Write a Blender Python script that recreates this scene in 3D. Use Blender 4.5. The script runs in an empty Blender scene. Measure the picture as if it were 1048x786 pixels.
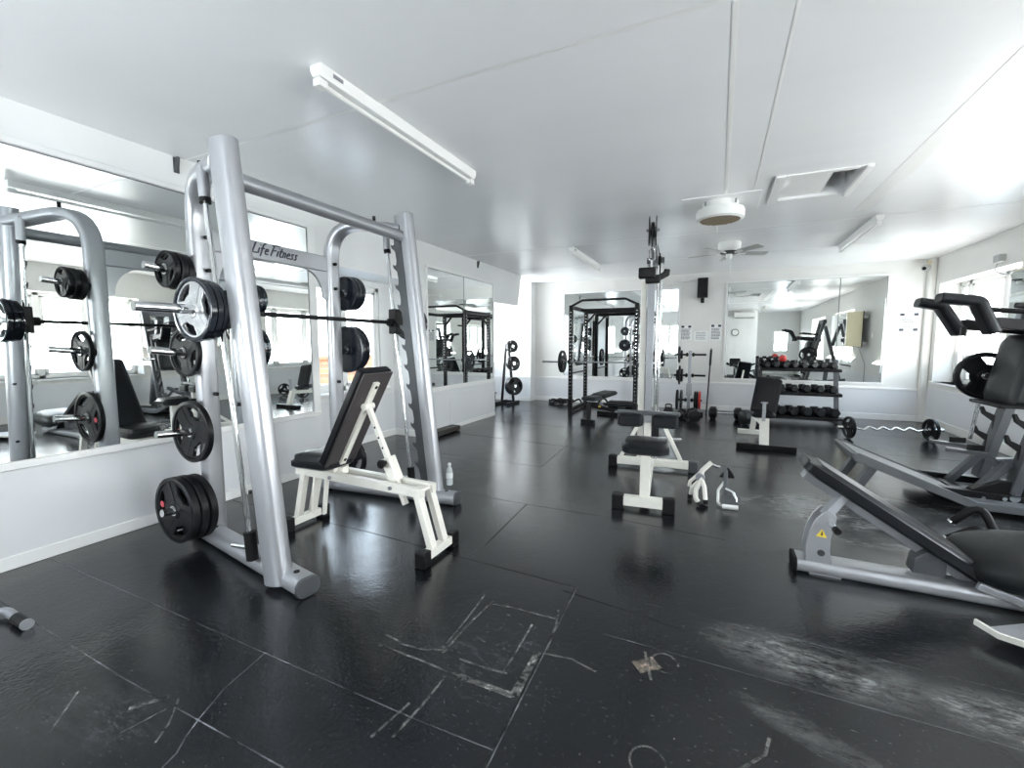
import bpy, bmesh, math, random
SKY, DAY, EXPO, TILT = 12.0, 20.0, -0.05, 0 
from mathutils import Vector, Matrix
random.seed(7)
R = math.radians
scene = bpy.context.scene
COL = scene.collection
V = Vector

# ------------------------------------------------------------------ materials
def new_mat(name):
    m = bpy.data.materials.new(name); m.use_nodes = True
    nt = m.node_tree
    return m, nt, nt.nodes['Principled BSDF']

def mat(name, col, rough=.5, metal=0., var=.06, scale=12., bump=0., rvar=.08, coat=0., spec=.5):
    m, nt, b = new_mat(name)
    N, Lk = nt.nodes, nt.links
    tc = N.new('ShaderNodeTexCoord')
    no = N.new('ShaderNodeTexNoise'); no.inputs['Scale'].default_value = scale; no.inputs['Detail'].default_value = 4
    Lk.new(tc.outputs['Object'], no.inputs['Vector'])
    mix = N.new('ShaderNodeMix'); mix.data_type = 'RGBA'
    a = [max(0, c*(1-var)) for c in col]; c2 = [min(1, c*(1+var)) for c in col]
    mix.inputs[6].default_value = (*a, 1); mix.inputs[7].default_value = (*c2, 1)
    Lk.new(no.outputs['Fac'], mix.inputs[0]); Lk.new(mix.outputs[2], b.inputs['Base Color'])
    mr = N.new('ShaderNodeMapRange'); mr.inputs[3].default_value = max(.02, rough-rvar); mr.inputs[4].default_value = min(1, rough+rvar)
    Lk.new(no.outputs['Fac'], mr.inputs[0]); Lk.new(mr.outputs[0], b.inputs['Roughness'])
    b.inputs['Metallic'].default_value = metal
    b.inputs['Specular IOR Level'].default_value = spec
    if coat: b.inputs['Coat Weight'].default_value = coat; b.inputs['Coat Roughness'].default_value = .1
    if bump:
        n2 = N.new('ShaderNodeTexNoise'); n2.inputs['Scale'].default_value = scale*9
        Lk.new(tc.outputs['Object'], n2.inputs['Vector'])
        bp = N.new('ShaderNodeBump'); bp.inputs['Strength'].default_value = bump; bp.inputs['Distance'].default_value = .004
        Lk.new(n2.outputs['Fac'], bp.inputs['Height']); Lk.new(bp.outputs['Normal'], b.inputs['Normal'])
    return m

M = {}
M['silver'] = mat('silver_powder_coat', (.42, .43, .455), .32, .55, .02, 30, 0, .02)
M['silver_dark'] = mat('grey_powder_coat', (.085, .09, .098), .4, .4, .04, 30, 0, .03)
M['platform_grey'] = mat('scuffed_grey_tread', (.10, .105, .112), .5, 0, .12, 25, .1)
M['steel_grey'] = mat('mid_grey_metal', (.30, .31, .33), .36, .5, .04, 20, 0, .03)
M['white_steel'] = mat('white_painted_steel', (.78, .76, .70), .38, 0, .05, 18)
M['white_plastic'] = mat('white_plastic', (.80, .80, .78), .4, 0, .03, 10)
M['black_steel'] = mat('black_painted_steel', (.006, .006, .007), .4, 0, .2, 25, spec=.22)
M['rubber'] = mat('black_rubber', (.006, .006, .007), .5, 0, .2, 40, .15, spec=.22)
M['plate_rubber'] = mat('black_plate_rubber', (.006, .0065, .0085), .40, 0, .2, 30, .1, spec=.25)
M['shiny_black'] = mat('glossy_black_enamel', (.010, .013, .02), .12, 0, .1, 10)
M['vinyl'] = mat('black_vinyl', (.006, .007, .0095), .36, 0, .15, 30, .12, spec=.28)
M['vinyl_grey'] = mat('charcoal_vinyl', (.010, .012, .0135), .42, 0, .12, 30, .12, spec=.3)
M['chrome'] = mat('chrome', (.72, .73, .74), .12, 1., .03, 20, 0, .05)
M['bright_plate'] = mat('worn_silver_plate', (.66, .67, .69), .22, .8, .2, 14, 0, .1)
M['ply'] = mat('dark_backing_board', (.055, .048, .05), .55, 0, .15, 20)
M['red'] = mat('red_rubber', (.42, .025, .02), .45, 0, .15, 20)
M['redmark'] = mat('red_print', (.5, .06, .08), .5)
M['yellow'] = mat('yellow_sticker', (.85, .62, .05), .5)
M['ink'] = mat('dark_blue_ink', (.02, .022, .04), .4)
M['greyink'] = mat('grey_print', (.25, .25, .27), .6)
M['paper'] = mat('white_paper', (.80, .81, .80), .7, 0, .03, 8)
M['cream'] = mat('cream_board', (.62, .57, .40), .6, 0, .06, 6)
M['brown_grille'] = mat('brown_grille', (.05, .038, .026), .5)
M['tan_slat'] = mat('tan_grille_slat', (.24, .19, .13), .5)
M['frame_white'] = mat('white_gloss_frame', (.80, .80, .79), .35, 0, .03, 6)
M['frame_dark'] = mat('dark_metal_edge', (.16, .17, .18), .4, .4)
M['dark_wood'] = mat('dark_stained_wood', (.035, .03, .027), .5, 0, .3, 12)
M['blade_grey'] = mat('grey_fan_blade', (.42, .43, .42), .5)

# mirror: silvered glass
m, nt, b = new_mat('mirror_silvering')
tc = nt.nodes.new('ShaderNodeTexCoord'); no = nt.nodes.new('ShaderNodeTexNoise'); no.inputs['Scale'].default_value = 3
nt.links.new(tc.outputs['Object'], no.inputs['Vector'])
mr = nt.nodes.new('ShaderNodeMapRange'); mr.inputs[3].default_value = .0; mr.inputs[4].default_value = .02
nt.links.new(no.outputs['Fac'], mr.inputs[0]); nt.links.new(mr.outputs[0], b.inputs['Roughness'])
b.inputs['Base Color'].default_value = (.84, .87, .86, 1); b.inputs['Metallic'].default_value = 1
M['mirror'] = m

# window glass: thin, clear with a reflection
m = bpy.data.materials.new('window_glass'); m.use_nodes = True; nt = m.node_tree; nt.nodes.clear()
o = nt.nodes.new('ShaderNodeOutputMaterial'); t = nt.nodes.new('ShaderNodeBsdfTransparent'); g = nt.nodes.new('ShaderNodeBsdfGlossy')
g.inputs['Roughness'].default_value = .02; t.inputs['Color'].default_value = (.95, .97, .97, 1)
mx = nt.nodes.new('ShaderNodeMixShader'); fr = nt.nodes.new('ShaderNodeLayerWeight'); fr.inputs['Blend'].default_value = .12
nt.links.new(fr.outputs['Facing'], mx.inputs[0]); nt.links.new(t.outputs[0], mx.inputs[1]); nt.links.new(g.outputs[0], mx.inputs[2]); nt.links.new(mx.outputs[0], o.inputs[0])
M['glass'] = m
# clear plastic bottle
m, nt, b = new_mat('clear_plastic')
b.inputs['Base Color'].default_value = (.9, .93, .95, 1); b.inputs['Roughness'].default_value = .08
b.inputs['Transmission Weight'].default_value = .55; b.inputs['IOR'].default_value = 1.2
M['clear'] = m

# painted walls
def wall_mat(name, col, rough, bump=.1):
    m, nt, b = new_mat(name); N, Lk = nt.nodes, nt.links
    tc = N.new('ShaderNodeTexCoord')
    n1 = N.new('ShaderNodeTexNoise'); n1.inputs['Scale'].default_value = 1.3; n1.inputs['Detail'].default_value = 5
    Lk.new(tc.outputs['Object'], n1.inputs['Vector'])
    cr = N.new('ShaderNodeValToRGB')
    cr.color_ramp.elements[0].position = .3; cr.color_ramp.elements[0].color = (*[c*.94 for c in col], 1)
    cr.color_ramp.elements[1].position = .7; cr.color_ramp.elements[1].color = (*col, 1)
    Lk.new(n1.outputs['Fac'], cr.inputs[0]); Lk.new(cr.outputs[0], b.inputs['Base Color'])
    mr = N.new('ShaderNodeMapRange'); mr.inputs[3].default_value = rough-.08; mr.inputs[4].default_value = rough+.1
    Lk.new(n1.outputs['Fac'], mr.inputs[0]); Lk.new(mr.outputs[0], b.inputs['Roughness'])
    n2 = N.new('ShaderNodeTexNoise'); n2.inputs['Scale'].default_value = 6; n2.inputs['Detail'].default_value = 6
    Lk.new(tc.outputs['Object'], n2.inputs['Vector'])
    bp = N.new('ShaderNodeBump'); bp.inputs['Strength'].default_value = bump; bp.inputs['Distance'].default_value = .01
    Lk.new(n2.outputs['Fac'], bp.inputs['Height']); Lk.new(bp.outputs['Normal'], b.inputs['Normal'])
    return m
M['wall'] = wall_mat('white_wall_paint', (.77, .775, .77), .5)
M['wall_warm'] = wall_mat('warm_white_wall_paint', (.76, .755, .725), .5)
M['dado'] = wall_mat('pale_grey_gloss_dado', (.71, .72, .74), .36, .04)

# ceiling: satin white boards, brushed across the room
m, nt, b = new_mat('satin_ceiling_paint'); N, Lk = nt.nodes, nt.links
tc = N.new('ShaderNodeTexCoord')
mp = N.new('ShaderNodeMapping'); mp.inputs['Scale'].default_value = (.45, 1.6, 1); Lk.new(tc.outputs['Object'], mp.inputs['Vector'])
n1 = N.new('ShaderNodeTexNoise'); n1.inputs['Scale'].default_value = 1.5; n1.inputs['Detail'].default_value = 3
Lk.new(mp.outputs[0], n1.inputs['Vector'])
cr = N.new('ShaderNodeValToRGB'); cr.color_ramp.elements[0].color = (.80, .81, .825, 1); cr.color_ramp.elements[1].color = (.85, .855, .865, 1)
Lk.new(n1.outputs['Fac'], cr.inputs[0]); Lk.new(cr.outputs[0], b.inputs['Base Color'])
b.inputs['Roughness'].default_value = .27
bp = N.new('ShaderNodeBump'); bp.inputs['Strength'].default_value = .35; bp.inputs['Distance'].default_value = .02
Lk.new(n1.outputs['Fac'], bp.inputs['Height']); Lk.new(bp.outputs['Normal'], b.inputs['Normal'])
M['ceiling'] = m

# rubber floor with dusty chalk patches, plus painted window glare at right (their shapes stay put)
m, nt, b = new_mat('black_rubber_matting'); N, Lk = nt.nodes, nt.links
tc = N.new('ShaderNodeTexCoord')
def math_n(op, a, c=None, clamp=False):
    n = N.new('ShaderNodeMath'); n.operation = op; n.use_clamp = clamp
    for i, x in enumerate((a, c)):
        if x is None: continue
        if isinstance(x, (int, float)): n.inputs[i].default_value = x
        else: Lk.new(x, n.inputs[i])
    return n.outputs[0]
def noise(scale, detail=4, vec=None, rough=.55):
    n = N.new('ShaderNodeTexNoise'); n.inputs['Scale'].default_value = scale; n.inputs['Detail'].default_value = detail
    n.inputs['Roughness'].default_value = rough
    Lk.new(vec or tc.outputs['Object'], n.inputs['Vector']); return n.outputs['Fac']
def ellipse(cx, cy, rx, ry, rot=0):
    mp = N.new('ShaderNodeMapping'); mp.vector_type = 'TEXTURE'
    mp.inputs['Location'].default_value = (cx, cy, 0); mp.inputs['Rotation'].default_value = (0, 0, rot); mp.inputs['Scale'].default_value = (rx, ry, 1)
    Lk.new(tc.outputs['Object'], mp.inputs['Vector'])
    ln = N.new('ShaderNodeVectorMath'); ln.operation = 'LENGTH'; Lk.new(mp.outputs[0], ln.inputs[0])
    mr = N.new('ShaderNodeMapRange'); mr.interpolation_type = 'SMOOTHSTEP'
    mr.inputs[1].default_value = 1.0; mr.inputs[2].default_value = .25; mr.inputs[3].default_value = 0; mr.inputs[4].default_value = 1
    Lk.new(ln.outputs['Value'], mr.inputs[0]); return mr.outputs[0]
patches = [(.42, 2.21, .55, .24, -.06, .85), (1.1, 2.16, .5, .2, 0, .75), (.9, 4.4, 1.1, .6, 0, 1.0), (1.5, 4.3, 2.4, 2.2, 0, .28), (.2, 7.2, 2.5, 1.6, 0, .16), (.35, 1.78, .35, .1, -.4, .35),  # right-hand ellipses mix chalk with window glare painted into the colour
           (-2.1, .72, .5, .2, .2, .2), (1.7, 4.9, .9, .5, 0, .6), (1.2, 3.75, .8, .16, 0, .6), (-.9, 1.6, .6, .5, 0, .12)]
acc = None
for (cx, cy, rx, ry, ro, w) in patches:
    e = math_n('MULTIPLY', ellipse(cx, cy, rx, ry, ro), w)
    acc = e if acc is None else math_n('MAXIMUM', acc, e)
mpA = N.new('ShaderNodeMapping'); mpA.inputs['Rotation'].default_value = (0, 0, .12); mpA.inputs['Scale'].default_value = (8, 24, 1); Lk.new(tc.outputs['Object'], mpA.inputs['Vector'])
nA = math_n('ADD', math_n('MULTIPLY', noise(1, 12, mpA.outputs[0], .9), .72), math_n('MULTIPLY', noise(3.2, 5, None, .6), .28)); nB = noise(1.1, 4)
dust_glare = math_n('MULTIPLY', acc, math_n('MULTIPLY', math_n('SUBTRACT', nA, .44, True), 3.6), True)
# fine stretched scratches everywhere
mp = N.new('ShaderNodeMapping'); mp.inputs['Rotation'].default_value = (0, 0, .5); mp.inputs['Scale'].default_value = (26, 150, 1); Lk.new(tc.outputs['Object'], mp.inputs['Vector'])
sc1 = math_n('MULTIPLY', math_n('SUBTRACT', noise(1, 2, mp.outputs[0]), .69, True), 5, True)
speck = math_n('MULTIPLY', math_n('SUBTRACT', noise(95, 2), .70, True), 9, True)
haze = math_n('MULTIPLY', math_n('SUBTRACT', nB, .45, True), .10)
tot = math_n('ADD', math_n('ADD', dust_glare, math_n('MULTIPLY', sc1, .5)), math_n('ADD', math_n('MULTIPLY', speck, .5), haze), True)
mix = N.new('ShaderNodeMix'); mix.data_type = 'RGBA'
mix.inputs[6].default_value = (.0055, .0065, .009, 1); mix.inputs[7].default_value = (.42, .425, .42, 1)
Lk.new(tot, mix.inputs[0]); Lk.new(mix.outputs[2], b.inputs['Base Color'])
ro = math_n('ADD', math_n('MULTIPLY', nB, .2), math_n('ADD', .08, math_n('MULTIPLY', tot, .4)))
Lk.new(ro, b.inputs['Roughness'])
bp = N.new('ShaderNodeBump'); bp.inputs['Strength'].default_value = .3; bp.inputs['Distance'].default_value = .004
Lk.new(math_n('ADD', noise(55, 3), math_n('MULTIPLY', noise(7, 4), 1.6)), bp.inputs['Height']); Lk.new(bp.outputs['Normal'], b.inputs['Normal'])
b.inputs['Specular IOR Level'].default_value = .58
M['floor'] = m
def chalk_mat(name, col, amount, scale):
    m = bpy.data.materials.new(name); m.use_nodes = True; nt = m.node_tree; N, Lk = nt.nodes, nt.links
    b = N['Principled BSDF']; b.inputs['Base Color'].default_value = (*col, 1); b.inputs['Roughness'].default_value = .7
    tc = N.new('ShaderNodeTexCoord'); n = N.new('ShaderNodeTexNoise'); n.inputs['Scale'].default_value = scale; n.inputs['Detail'].default_value = 6
    n.inputs['Roughness'].default_value = .7
    Lk.new(tc.outputs['Object'], n.inputs['Vector'])
    mr = N.new('ShaderNodeMapRange'); mr.inputs[1].default_value = .62-amount*.3; mr.inputs[2].default_value = .72; mr.inputs[3].default_value = 0; mr.inputs[4].default_value = amount
    Lk.new(n.outputs['Fac'], mr.inputs[0]); Lk.new(mr.outputs[0], b.inputs['Alpha'])
    return m
M['seam_dust'] = chalk_mat('dusty_mat_seam', (.30, .32, .35), .75, 5)
M['seam_dark'] = chalk_mat('open_mat_seam', (.004, .004, .004), .95, 3)
M['scuff'] = chalk_mat('chalk_scuff', (.36, .36, .34), .7, 22)
M['tape'] = chalk_mat('torn_tape', (.42, .34, .27), .8, 14)

# ------------------------------------------------------------------ mesh builder
class MB:
    def __init__(s): s.v = []; s.f = []; s.seam = False
    def add(s, vs, fs):
        k = len(s.v); s.v += [V(x) for x in vs]; s.f += [tuple(i+k for i in f) for f in fs]; return s
    def box(s, x0, x1, y0, y1, z0, z1, mtx=None):
        vs = [V((x, y, z)) for x in (x0, x1) for y in (y0, y1) for z in (z0, z1)]
        if mtx: vs = [mtx @ v for v in vs]
        return s.add(vs, [(0, 1, 3, 2), (4, 6, 7, 5), (0, 4, 5, 1), (2, 3, 7, 6), (0, 2, 6, 4), (1, 5, 7, 3)])
    def cbox(s, c, d, mtx=None):
        t = Matrix.Translation(c) @ (mtx or Matrix())
        return s.box(-d[0]/2, d[0]/2, -d[1]/2, d[1]/2, -d[2]/2, d[2]/2, t)
    def sweep(s, path, prof, up=(0, 0, 1), closed=False):
        """prof: 2D points (a along side, b along up) swept along path"""
        P = [V(p) for p in path]; n = len(P); k = len(prof); vs = []
        u0 = V(up)
        for i in range(n):
            if closed: t = (P[(i+1) % n]-P[i-1]).normalized()
            else:
                a = (P[i]-P[i-1]).normalized() if i > 0 else None
                c = (P[i+1]-P[i]).normalized() if i < n-1 else None
                t = (a+c).normalized() if a and c else (a or c)
            side = t.cross(u0)
            if side.length < 1e-4: side = t.cross(V((1, 0, .01)))
            side.normalize(); u = side.cross(t).normalized()
            m = 1.
            if i not in (0, n-1) and not closed:
                cosang = max(.35, t.dot((P[i+1]-P[i]).normalized())); m = 1/cosang
                # mitre widens only in the bend plane: find its axis
                bend = ((P[i+1]-P[i]).normalized()-(P[i]-P[i-1]).normalized())
                if bend.length > 1e-5:
                    bend.normalize()
                    for (a_, b_) in prof:
                        q = side*a_+u*b_; q = q+bend*(q.dot(bend))*(m-1); vs.append(P[i]+q)
                    continue
            for (a_, b_) in prof: vs.append(P[i]+side*a_+u*b_)
        fs = []
        for i in range(n if closed else n-1):
            j = (i+1) % n
            for q in range(k):
                r = (q+1) % k; fs.append((i*k+q, i*k+r, j*k+r, j*k+q))
        if not closed:
            fs.append(tuple(reversed(range(k)))); fs.append(tuple(range((n-1)*k, n*k)))
        return s.add(vs, fs)
    def tube(s, path, r, n=12, closed=False):
        return s.sweep(path, [(r*math.cos(2*math.pi*i/n), r*math.sin(2*math.pi*i/n)) for i in range(n)], (0.013, .021, 1), closed)
    def bar(s, path, w, h, up=(0, 0, 1)):
        return s.sweep(path, [(-w/2, -h/2), (w/2, -h/2), (w/2, h/2), (-w/2, h/2)], up)
    def lathe(s, prof, c=(0, 0, 0), axis=(0, 0, 1), n=24):
        """prof: (radius, height) list"""
        ax = V(axis).normalized(); a = ax.orthogonal().normalized(); bb = ax.cross(a); c = V(c); vs = []; fs = []; k = len(prof)
        for i in range(n):
            t = 2*math.pi*i/n; d = a*math.cos(t)+bb*math.sin(t)
            for (r, h) in prof: vs.append(c+d*max(r, 1e-5)+ax*h)
        for i in range(n):
            j = (i+1) % n
            for q in range(k-1): fs.append((i*k+q, j*k+q, j*k+q+1, i*k+q+1))
        fs.append(tuple(i*k for i in reversed(range(n)))); fs.append(tuple(i*k+k-1 for i in range(n)))
        return s.add(vs, fs)
    def cyl(s, p0, p1, r, n=16, r1=None):
        p0 = V(p0); p1 = V(p1); h = (p1-p0).length
        return s.lathe([(r, 0), (r if r1 is None else r1, h)], p0, p1-p0, n)
    def prism(s, poly, t, mtx):
        """2D polygon extruded from z=-t/2..t/2, placed by mtx"""
        k = len(poly); vs = [mtx @ V((x, y, -t/2)) for x, y in poly]+[mtx @ V((x, y, t/2)) for x, y in poly]
        return s.add(vs, [tuple(reversed(range(k))), tuple(range(k, 2*k))]+[(i, (i+1) % k, (i+1) % k+k, i+k) for i in range(k)])
    def pad(s, L, W, T, mtx, cr=.05, dome=.25, nx=14, ny=8):
        """upholstered cushion: rounded-rectangle plan, domed top; local x = length, y = width, z = up (0..T)"""
        out = []
        q = 6
        for (sx, sy, a0) in ((1, 1, 0), (-1, 1, 90), (-1, -1, 180), (1, -1, 270)):
            for i in range(q+1):
                a = R(a0+90*i/q); out.append((sx*(L/2-cr)+cr*math.cos(a), sy*(W/2-cr)+cr*math.sin(a)))
        k = len(out); rings = []
        e = min(T*.35, .03)
        lay = [(1-e*.6/min(L, W)*2, 0), (1, e*.5), (1, T*(1-dome)-e*.4), (1-e*.5/min(L, W)*2, T*(1-dome)), (.86, T*(1-dome*.35)), (.6, T*(1-dome*.1)), (.25, T)]
        vs = []
        for (f, z) in lay:
            for (x, y) in out: vs.append(mtx @ V((x*f, y*f, z)))
        fs = [tuple(reversed(range(k)))]
        for a in range(len(lay)-1):
            for i in range(k):
                j = (i+1) % k; fs.append((a*k+i, a*k+j, (a+1)*k+j, (a+1)*k+i))
        fs.append(tuple(range((len(lay)-1)*k, len(lay)*k)))
        return s.add(vs, fs)
    def blob(s, c, r, mtx=None, e=.6, nu=28, nv=14):
        """super-ellipsoid cushion"""
        f = lambda v, p: math.copysign(abs(v)**p, v); vs = []; fs = []
        t = Matrix.Translation(c) @ (mtx or Matrix())
        for j in range(nv+1):
            b_ = -math.pi/2+math.pi*j/nv
            for i in range(nu):
                a = 2*math.pi*i/nu
                vs.append(t @ V((r[0]*f(math.cos(b_), e*1.3)*f(math.cos(a), e), r[1]*f(math.cos(b_), e*1.3)*f(math.sin(a), e), r[2]*f(math.sin(b_), .9))))
        for j in range(nv):
            for i in range(nu):
                k = (i+1) % nu; fs.append((j*nu+i, j*nu+k, (j+1)*nu+k, (j+1)*nu+i))
        return s.add(vs, fs)
    def mesh(s, name, origin=(0, 0, 0)):
        me = bpy.data.meshes.new(name); o = V(origin)
        me.from_pydata([v-o for v in s.v], [], s.f); me.update()
        bm = bmesh.new(); bm.from_mesh(me); bmesh.ops.recalc_face_normals(bm, faces=bm.faces); bm.to_mesh(me); bm.free()
        me.polygons.foreach_set('use_smooth', [True]*len(me.polygons)); me.set_sharp_from_angle(angle=R(38))
        return me

def rr(w, h, r, n=4):
    """rounded rectangle profile"""
    r = min(r, w/2-1e-4, h/2-1e-4); out = []
    for (sx, sy, a0) in ((1, 1, 0), (-1, 1, 90), (-1, -1, 180), (1, -1, 270)):
        for i in range(n+1):
            a = R(a0+90*i/n); out.append((sx*(w/2-r)+r*math.cos(a), sy*(h/2-r)+r*math.sin(a)))
    return out
def fillet(pts, r, n=6):
    P = [V(p) for p in pts]; out = [P[0]]
    for i in range(1, len(P)-1):
        a = (P[i-1]-P[i]); b = (P[i+1]-P[i]); la, lb = a.length, b.length; a.normalize(); b.normalize()
        ang = a.angle(b)
        if ang > R(176): out.append(P[i]); continue
        d = min(r/math.tan(ang/2), la*.48, lb*.48)
        s_, e_ = P[i]+a*d, P[i]+b*d
        for k in range(n+1):
            t = k/n; out.append(s_*(1-t)**2+P[i]*2*t*(1-t)+e_*t*t)
    out.append(P[-1]); return out
def frame(o, x, y):
    """matrix with origin o, local x and (roughly) y axes"""
    x = V(x).normalized(); z = x.cross(V(y)).normalized(); y = z.cross(x)
    m = Matrix((x, y, z)).transposed().to_4x4(); m.translation = V(o); return m

def link(name, data, material, bevel=0.):
    o = bpy.data.objects.new(name, data); COL.objects.link(o)
    if material is not None and not data.materials: data.materials.append(material)
    if bevel:
        md = o.modifiers.new('Bevel', 'BEVEL'); md.width = bevel; md.segments = 2; md.limit_method = 'ANGLE'; md.angle_limit = R(40); md.harden_normals = False
    return o
ORG = {}
def tag(o, label, cat, group=None):
    o['label'] = label; o['category'] = cat
    if group: o['group'] = group
    return o
def thing(name, label, cat, loc=(0, 0, 0), group=None):
    o = bpy.data.objects.new(name, None); COL.objects.link(o); o.location = loc; o.empty_display_size = .1
    ORG[o.name] = V(loc); return tag(o, label, cat, group)
def part(name, mb, m, parent, bevel=0., label=None):
    """mesh built in world coordinates, stored relative to its thing"""
    org = ORG[parent.name]
    o = link(name, mb.mesh(name, org), m, bevel); o.parent = parent; ORG[o.name] = org if parent.type == 'EMPTY' else org
    if label: o['label'] = label
    return o
def solo(name, mb, m, label, cat, loc, group=None, bevel=0.):
    o = link(name, mb.mesh(name, loc), m, bevel); o.location = loc; ORG[o.name] = V(loc); return tag(o, label, cat, group)
def struct(name, mb, m, parent=None, bevel=0.):
    o = link(name, mb.mesh(name, (0, 0, 0)), m, bevel); ORG[o.name] = V((0, 0, 0))
    if parent: o.parent = parent
    else: o['kind'] = 'structure'
    return o
def dup(root, loc=None, rot=None, label=None, group=None, scale=None):
    r = root.copy(); COL.objects.link(r); ORG[r.name] = ORG.get(root.name, V((0, 0, 0)))
    if loc is not None: r.location = loc
    if rot is not None: r.rotation_mode = 'XYZ'; r.rotation_euler = rot
    if scale is not None: r.scale = scale
    if label: r['label'] = label
    if group: r['group'] = group
    for ch in root.children:
        c = ch.copy(); COL.objects.link(c); c.parent = r
        for g in ch.children:
            d = g.copy(); COL.objects.link(d); d.parent = c
    return r
def flat_shape(name, loops, depth, bevel=0., res=2):
    """filled 2D outline with holes, extruded +-depth (local z), as mesh data"""
    cu = bpy.data.curves.new(name, 'CURVE'); cu.dimensions = '2D'; cu.fill_mode = 'BOTH'; cu.extrude = depth-bevel; cu.bevel_depth = bevel; cu.bevel_resolution = res
    if bevel: cu.offset = -bevel
    for lp in loops:
        sp = cu.splines.new('POLY'); sp.points.add(len(lp)-1); sp.use_cyclic_u = True
        for p, (x, y) in zip(sp.points, lp): p.co = (x, y, 0, 1)
    o = bpy.data.objects.new(name, cu); COL.objects.link(o)
    bpy.context.view_layer.update()
    me = bpy.data.meshes.new_from_object(o.evaluated_get(bpy.context.evaluated_depsgraph_get()))
    bpy.data.objects.remove(o); bpy.data.curves.remove(cu); me.name = name
    me.polygons.foreach_set('use_smooth', [True]*len(me.polygons)); me.set_sharp_from_angle(angle=R(38))
    return me
def circ(r, n=40, cx=0, cy=0, a0=0): return [(cx+r*math.cos(a0+2*math.pi*i/n), cy+r*math.sin(a0+2*math.pi*i/n)) for i in range(n)]

# ------------------------------------------------------------------ camera
H = 1.40; F = 450.; HOR = 352.; VPX = 735.; CX, CY = 524., 393.
pit = math.atan((CY-HOR)/F); yaw = math.atan((VPX-CX)/F*math.cos(pit))
cam = bpy.data.cameras.new('camera'); cam.sensor_fit = 'HORIZONTAL'; cam.sensor_width = 36; cam.lens = F/1048*36; cam.clip_start = .05; cam.clip_end = 200
co = bpy.data.objects.new('camera', cam); COL.objects.link(co); co.location = (0, 0, H); co.rotation_euler = (math.pi/2-pit, 0, yaw)
scene.camera = co
# ------------------------------------------------------------------ the room
LX, RX, BY, CZ = -3.95, 3.38, 10.2, 2.88
NY, NX2, NY2 = -1.5, 1.52, -3.6      # wall behind the camera, its jog
AX1, AX2 = -4.5, -5.3                # backs of the two alcoves
# floor and ground
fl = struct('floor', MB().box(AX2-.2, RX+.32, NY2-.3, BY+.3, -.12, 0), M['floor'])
def ribbon(name, lines, w, z, m):
    mb = MB()
    for ln in lines:
        ww = w
        if isinstance(ln[0], (int, float)): ww = ln[0]; ln = ln[1:]
        P = [V((x, y, z)) for x, y in ln]; vs = []
        for i, p in enumerate(P):
            t = (P[min(i+1, len(P)-1)]-P[max(i-1, 0)]).normalized(); s_ = V((-t.y, t.x, 0))*ww/2
            vs += [p-s_, p+s_]
        mb.add(vs, [(2*i, 2*i+1, 2*i+3, 2*i+2) for i in range(len(P)-1)])
    return struct(name, mb, m, fl)
ribbon('mat_seam', [[(-3.9, 1.225), (-1.0, 1.228), (-.65, 1.24)], [(-3.8, .89), (-2.2, .875), (-1.2, .89)], [(-1.81, 1.225), (-1.77, 1.02), (-1.71, .89), (-1.67, .82), (-1.63, .77), (-1.61, .7)],
     [(-.637, .9), (-.643, 1.23), (-.683, 2.35)], [(-.3, 2.355), (3.3, 2.35)], [(-.45, 2.01), (3.3, 2.02)], [(-1.46, 2.38), (-1.42, 2.62)], [(.3, 3.38), (2.6, 3.5)]], .0055, .0015, M['seam_dust'])
ribbon('mat_joint', [[.012, (-.64, .9), (-.65, 1.23), (-.69, 2.35)], [(-.69, 2.35), (-1.46, 2.38), (-2.3, 2.42), (-3.9, 2.42)], [(-1.42, 2.6), (-1.47, 3.45)], [(-1.47, 3.45), (-.73, 3.46), (.1, 3.4)],
     [(-1.47, 3.45), (-2.2, 3.46), (-3.9, 3.5)], [(-1.78, 4.59), (-1.84, 5.68)], [(-1.78, 4.59), (-2.31, 4.62), (-3.9, 4.65)], [.014, (-4.2, 5.86), (-2.43, 5.74), (-1.01, 5.6), (1.0, 5.5)],
     [(-1.84, 5.68), (-1.9, 7.0), (-1.9, 10.1)], [.014, (-3.9, 7.05), (3.3, 6.95)], [(.7, 5.5), (.7, 10)], [(-.75, 2.29), (-.39, 2.25), (-.1, 2.21)], [(-3.9, 8.4), (3.3, 8.4)]], .009, .0012, M['seam_dark'])
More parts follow.
